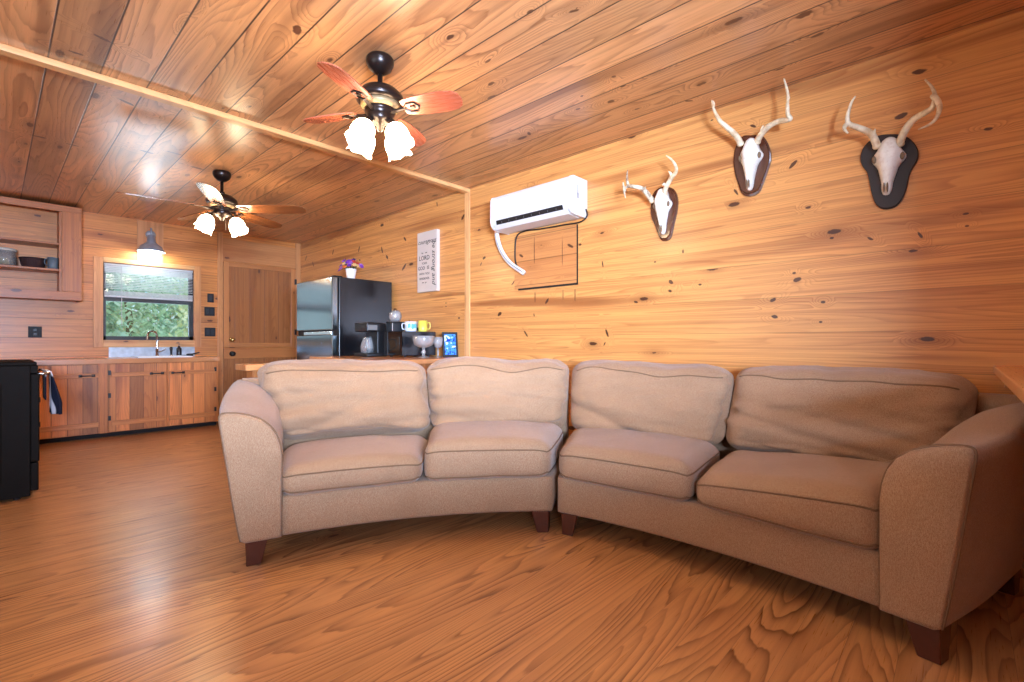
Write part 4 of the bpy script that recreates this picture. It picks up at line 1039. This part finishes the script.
obj('spout', tube(BM(), spline([(1.36, 7.16, .92), (1.36, 7.16, 1.06), (1.345, 7.14, 1.12), (1.30, 7.09, 1.142), (1.25, 7.03, 1.115), (1.235, 7.01, 1.04)], 6), .0115, 12), M_CHROME, fa, True)
obj('lever', tube(BM(), [(1.36, 7.145, .885), (1.40, 7.10, .905), (1.43, 7.08, .93)], [.008, .006, .005], 10), M_CHROME, fa, True)
sp = thing('side_sprayer', 'black side sprayer standing between faucet and soap bottle', 'sprayer', (1.50, 7.15, .833))
obj('holder', lathe(BM(), [(.022, .833), (.02, .85), (.012, .86)], (1.50, 7.15, 0), 16), M_CHROME, sp, True)
obj('spray_head', lathe(BM(), [(.010, .858), (.013, .90), (.018, .935), (.014, .95), (.004, .953)], (1.50, 7.15, 0), 16), M_BLACK, sp, True)
so = thing('soap_dispenser', 'tall dark soap pump to the right of the faucet', 'soap dispenser', (1.585, 7.16, .833))
obj('bottle', lathe(BM(), [(.026, .833), (.028, .84), (.028, .93), (.012, .95), (.012, .962)], (1.585, 7.16, 0), 20), plain('dark_bottle', (34, 34, 38), .25), so, True)
obj('pump', tube(BM(), spline([(1.585, 7.16, .96), (1.585, 7.16, 1.0), (1.575, 7.145, 1.008), (1.55, 7.11, 1.002)], 4), .006, 8), M_CHROME, so, True)
sc_ = thing('dish_brush', 'dark dish brush lying on the worktop right of the sink', 'brush', (1.70, 7.12, .833))
obj('brush_head', bx(1.655, 7.09, .834, 1.72, 7.14, .868, bev=.008), M_BLACK, sc_)
obj('handle', tube(BM(), [(1.715, 7.115, .86), (1.80, 7.14, .88)], .008, 8), M_BLACK, sc_)

# switches and outlet on the back wall
def plate(px, py, w_, h_, n_, label):
    q = at(px, py, Y=YB)
    s2 = thing('switch_plate' if n_ else 'outlet_plate', label, 'switch plate' if n_ else 'outlet', (q.x, YB, q.z), 'dark plates on the back wall')
    obj('cover', bx(q.x - w_ / 2, YB - .008, q.z - h_ / 2, q.x + w_ / 2, YB, q.z + h_ / 2, bev=.003), M_SWITCH, s2)
    for i in range(n_):
        cx_ = q.x + (i - (n_ - 1) / 2) * w_ / n_ * .85
        obj('rocker', bx(cx_ - .016, YB - .012, q.z - .034, cx_ + .016, YB - .007, q.z + .034, bev=.002), M_SWITCH2, s2)
    if not n_:
        for dz in (-.022, .022): obj('receptacle', bx(q.x - .017, YB - .011, q.z + dz - .015, q.x + .017, YB - .007, q.z + dz + .015, bev=.003), M_BLACK, s2)
plate(210.5, 298, .075, .115, 1, 'single dark switch plate right of the window, topmost of three')
plate(209.5, 311.5, .12, .115, 2, 'double dark switch plate right of the window, middle of three')
plate(210, 332, .125, .115, 2, 'double dark switch plate right of the window, lowest of three')
plate(35, 332, .105, .12, 0, 'dark square outlet plate below the open wall shelf')

# open wall shelf at the left
h = thing('wall_shelf', 'open pine wall shelf cabinet hanging at the upper left', 'shelf', (.05, 7.1, 1.45))
HX0, HX1, HY = XK, .656, 6.95
obj('top_rail', bx(HX0, HY, 2.385, HX1, HY + .02, ZC - .03, bev=.003), M_SHELF, h)
obj('bottom_rail', bx(HX0, HY - .004, 1.452, HX1, HY + .02, 1.545, bev=.003), M_SHELF, h)
obj('face_stile', bx(.498, HY - .002, 1.545, HX1, HY + .02, 2.385, bev=.003), M_SHELFV, h)
obj('side_panel', bx(HX1 - .02, HY + .02, 1.452, HX1, YB, ZC - .03), M_SHELFV, h)
obj('inner_panel', bx(.478, HY + .02, 1.47, .498, YB, 2.43), M_SHELFV, h)
obj('top_panel', bx(HX0, HY + .02, 2.43, HX1 - .02, YB, ZC - .03), M_SHELF, h)
obj('bottom_panel', bx(HX0, HY + .02, 1.52, .478, YB, 1.545), M_SHELF, h)
for z_ in (2.03, 1.755): obj('shelf', bx(HX0, HY + .005, z_, .478, YB, z_ + .022, bev=.003), M_SHELF, h)
obj('back_strip', bx(HX0, YB - .02, 1.545, .478, YB, 1.60, bev=.002), M_BATTEN, h)
SZ = 1.778
q = thing('glass_canister', 'clear glass canister with a pale lid on the wall shelf', 'canister', (.075, 7.08, SZ))
obj('vessel', lathe(BM(), [(.085, 0), (.095, .01), (.095, .15), (.091, .15), (.091, .012), (.02, .008)], (.075, 7.08, SZ), 28), M_GLASS2, q, True)
obj('contents', lathe(BM(), [(.086, .012), (.088, .05), (.06, .07), (.01, .08)], (.075, 7.08, SZ), 24), plain('yellow_grain', (196, 164, 74), .8, var=.3, scale=60), q, True)
obj('lid', lathe(BM(), [(.097, .15), (.097, .165), (.08, .178), (.01, .18)], (.075, 7.08, SZ), 28), plain('pale_lid', (216, 214, 204), .4), q, True)
q = thing('wicker_basket', 'low dark woven basket on the wall shelf beside the grey cup', 'basket', (.285, 7.08, SZ))
bm = BM(); lathe(bm, [(.078, 0), (.09, .03), (.098, .07), (.101, .095), (.094, .095), (.085, .03), (.04, .006)], (.285, 7.08, SZ), 36)
obj('weave', bm, plain('dark_wicker', (58, 34, 34), .8, var=.5, scale=90, bump=.8, bscale=120), q)
obj('rim', tube(BM(), [(.285 + .099 * math.cos(a_), 7.08 + .099 * math.sin(a_), SZ + .097) for a_ in [i * .2094 for i in range(30)]], .008, 8, closed=True), plain('dark_rim', (46, 28, 28), .8), q, True)
q = thing('tin_cup', 'blue grey cup at the right end of the wall shelf', 'cup', (.432, 7.02, SZ))
obj('cup_body', lathe(BM(), [(.036, 0), (.04, .004), (.044, .12), (.04, .12), (.036, .008), (.01, .006)], (.432, 7.02, SZ), 24), plain('blue_grey_glaze', (104, 122, 132), .4), q, True)
obj('handle', tube(BM(), spline([(.395, 6.995, SZ + .10), (.37, 6.98, SZ + .09), (.37, 6.98, SZ + .045), (.398, 6.997, SZ + .03)], 4), .005, 8), plain('blue_grey_handle', (96, 112, 122), .4), q, True)

# lamp above the sink
lx, ly = 1.29, 7.09
l = thing('wall_lamp', 'galvanised barn lamp lit above the kitchen window', 'lamp', (1.30, YB - .012, 2.30))
obj('wall_plate', lathe(BM(), [(.05, 0), (.05, .012), (.03, .02), (.01, .022)], (lx + .02, YB - .012, 2.315), 24, (0, -1, 0)), M_STEEL, l, True)
obj('arm', tube(BM(), spline([(lx + .02, YB - .03, 2.315), (lx + .015, 7.16, 2.36), (lx, 7.11, 2.37), (lx, ly, 2.33), (lx, ly, 2.25)], 5), .008, 10), M_STEEL, l, True)
obj('lamp_shade', lathe(BM(), [(.018, 2.29), (.038, 2.285), (.045, 2.20), (.06, 2.185), (.10, 2.155), (.135, 2.10), (.14, 2.085), (.136, 2.085), (.128, 2.10), (.095, 2.145), (.05, 2.175), (.01, 2.18)], (lx, ly, 0), 36), M_STEEL, l, True)
gl = obj('lamp_glass', lathe(BM(), [(.045, 2.16), (.062, 2.12), (.066, 2.08), (.055, 2.045), (.03, 2.022), (.004, 2.015)], (lx, ly, 0), 28), M_BULBGLASS, l, True)
for a_ in (0, 90):
    ca, sa = math.cos(R(a_ + 20)), math.sin(R(a_ + 20))
    pts = [(lx + ca * .11 * math.cos(t_), ly + sa * .11 * math.cos(t_), 2.09 - .085 * math.sin(t_)) for t_ in [math.pi * i / 16 for i in range(17)]]
    obj('guard_wire', tube(BM(), pts, .004, 6), M_STEEL, l, True)

# black range at the left with a towel on its handle
r_ = thing('kitchen_range', 'black kitchen range seen side-on at the left edge', 'stove', (-.15, 4.75, 0))
GX0, GX1, GY0, GY1 = -.50, .165, 4.375, 5.12
obj('body', bx(GX0, GY0, .02, GX1, GY1, .855, bev=.005), M_STOVE, r_)
obj('cooktop', bx(GX0, GY0 - .005, .855, GX1 + .03, GY1 + .005, .878, bev=.008), M_STOVE, r_)
dr = obj('oven_door', bx(GX1, GY0 + .004, .235, GX1 + .042, GY1 - .004, .80, bev=.008), M_STOVE, r_)
obj('control_strip', bx(GX1, GY0 + .002, .805, GX1 + .035, GY1 - .002, .855, bev=.004), M_STOVE, r_)
obj('storage_drawer', bx(GX1, GY0 + .004, .05, GX1 + .038, GY1 - .004, .228, bev=.006), M_STOVE, r_)
obj('handle', tube(BM(), spline([(GX1 + .035, GY0 + .05, .80), (GX1 + .085, GY0 + .06, .80), (GX1 + .09, GY0 + .2, .80), (GX1 + .09, GY1 - .2, .80), (GX1 + .085, GY1 - .06, .80), (GX1 + .035, GY1 - .05, .80)], 5), .011, 10), M_CHROME, dr, True)
obj('side_panel_emboss', tube(BM(), [(GX0 + .12, GY0 - .0005, .12), (GX1 - .13, GY0 - .0005, .12), (GX1 - .13, GY0 - .0005, .74), (GX0 + .12, GY0 - .0005, .74)], .004, 6, closed=True), M_STOVE, r_)
for px in (GX0 + .06, GX1 - .06):
    for py in (GY0 + .06, GY1 - .06): obj('foot', lathe(BM(), [(.018, 0), (.018, .025)], (px, py, 0), 14), M_BLACK, r_)
M_TOWEL = pine('towel_cloth', 'Z', 'Y', .07, .0, (40, 42, 54), (26, 26, 36), (210, 204, 206), seam=(.006, 1), knots=False, vary=.3, seed=4, gamp=.5, rough=.9, coat=0)
def towel(label, y0, y1, zin, zout, mat, light):
    hx, hz = GX1 + .09, .80; bm = BM(); cols = 14; prof = []
    for i in range(9): prof.append((hx - .016, hz - zin + (zin) * i / 8))
    for i in range(1, 8): a_ = math.pi * (1 - i / 8); prof.append((hx + .016 * math.cos(a_), hz + .016 * math.sin(a_)))
    for i in range(12): prof.append((hx + .016, hz - zout * i / 11))
    g1 = []
    for k2 in range(cols + 1):
        y = y0 + (y1 - y0) * k2 / cols; ring = []
        for i, (x, z) in enumerate(prof):
            dr_ = max(0, hz - z); w_ = (math.sin(k2 / cols * 13.0 + .4) * .026 + .028) * min(1, dr_ * 5); ring.append(bm.verts.new((x + (w_ if i > 12 else 0), y + .02 * math.sin(z * 14 + k2 * .2) * min(1, dr_ * 4), z)))
        g1.append(ring)
    for a_, b_ in zip(g1, g1[1:]):
        for i in range(len(prof) - 1): bm.faces.new((a_[i], a_[i + 1], b_[i + 1], b_[i]))
    bmesh.ops.recalc_face_normals(bm, faces=bm.faces)
    ob = obj('dish_towel', bm, mat, smooth=True, loc=(hx, (y0 + y1) / 2, hz)); tag(ob, label, 'towel')
    so_ = ob.modifiers.new('cloth_thickness', 'SOLIDIFY'); so_.thickness = .005; so_.offset = 1
    return ob
def towel_mat():
    g = G('navy_and_white_towel'); vec, ax = g.coord()
    st = g.m('PINGPONG', ax[1], .052); n_ = g.noise(vec, 9.0, 2.0)
    hem = g.m('MAXIMUM', g.ramp(g.m('ADD', st, g.m('MULTIPLY', n_, .01)), .044, .05), g.ramp(ax[2], -.03, -.012))
    return g.done(g.mix(hem, lin(32, 34, 48), lin(220, 212, 214)), .95, spec=.1)
towel('navy dish towel with white stripes hanging on the range handle', GY0 + .09, GY0 + .36, .18, .285, towel_mat(), 0)

# ------------------------------------------------------------------ outdoors beyond the kitchen window
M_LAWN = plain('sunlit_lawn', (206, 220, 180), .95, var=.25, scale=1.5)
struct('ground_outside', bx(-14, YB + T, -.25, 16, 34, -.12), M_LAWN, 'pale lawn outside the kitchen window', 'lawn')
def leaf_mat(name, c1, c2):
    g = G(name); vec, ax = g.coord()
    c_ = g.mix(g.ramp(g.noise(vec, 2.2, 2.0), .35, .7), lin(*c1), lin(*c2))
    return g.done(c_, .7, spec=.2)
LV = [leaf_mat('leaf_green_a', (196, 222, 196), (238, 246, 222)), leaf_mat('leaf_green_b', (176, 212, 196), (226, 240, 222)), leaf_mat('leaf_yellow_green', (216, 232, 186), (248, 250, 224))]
M_BARK = plain('grey_bark', (120, 104, 88), .9, var=.3)
def tree(x, y, hgt, wid, mat, label, sd, low=.0):
    rr = random.Random(sd); t2 = thing('tree', label, 'tree', (x, y, -.12), 'trees outside the kitchen window')
    obj('trunk', tube(BM(), spline([(x, y, -.13), (x + .05, y, hgt * .3), (x - .06, y, hgt * .7)], 4), [.13, .05], 8), M_BARK, t2, True)
    bm = BM(); cl = [(rr.uniform(-1, 1) * wid * .7, rr.uniform(-1, 1) * wid * .5, low + rr.random() ** .8 * (hgt - low)) for _ in range(38)]
    for k2 in range(5200):
        cc = rr.choice(cl); s2 = wid * .33
        p_ = Vector((x + cc[0] + rr.gauss(0, s2 * .5), y + cc[1] + rr.gauss(0, s2 * .5), max(0, cc[2] + rr.gauss(0, s2 * .45))))
        a1 = Vector((rr.uniform(-1, 1), rr.uniform(-1, 1), rr.uniform(-1, 1))).normalized(); n_, b_ = frame_of(a1); l_ = rr.uniform(.09, .2)
        bm.faces.new([bm.verts.new(p_ + a1 * l_ * u_ + n_ * l_ * v_) for u_, v_ in ((0, 0), (.5, .3), (1, 0), (.5, -.3))])
    obj('foliage', bm, mat, t2)
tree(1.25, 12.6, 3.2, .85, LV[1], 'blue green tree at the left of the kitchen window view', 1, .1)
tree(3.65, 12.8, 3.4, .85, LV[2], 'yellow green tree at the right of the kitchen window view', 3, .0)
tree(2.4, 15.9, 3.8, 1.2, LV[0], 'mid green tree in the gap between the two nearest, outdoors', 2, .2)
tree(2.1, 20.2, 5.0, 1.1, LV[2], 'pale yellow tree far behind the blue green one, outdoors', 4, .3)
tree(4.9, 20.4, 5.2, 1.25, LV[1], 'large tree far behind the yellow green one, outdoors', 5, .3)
hg = thing('hedge', 'long pale green hedge row closing the view far beyond the window', 'hedge', (3.3, 25, -.12))
bm = BM(); rr = random.Random(9)
for k2 in range(9000):
    p_ = Vector((3.3 + rr.uniform(-4.5, 4.5), 25 + rr.gauss(0, .6), abs(rr.gauss(0, .5)) * 1.2 + rr.random() * 3.6 - .1))
    a1 = Vector((rr.uniform(-1, 1), rr.uniform(-1, 1), rr.uniform(-1, 1))).normalized(); n_, b_ = frame_of(a1); l_ = rr.uniform(.18, .38)
    bm.faces.new([bm.verts.new(p_ + a1 * l_ * u_ + n_ * l_ * v_) for u_, v_ in ((0, 0), (.5, .35), (1, 0), (.5, -.35))])
obj('foliage', bm, LV[0], hg)
bm = BM(); tube(bm, [(-1.1, 25, .1), (7.7, 25, .1)], .12, 8)
obj('stem', bm, M_BARK, hg)
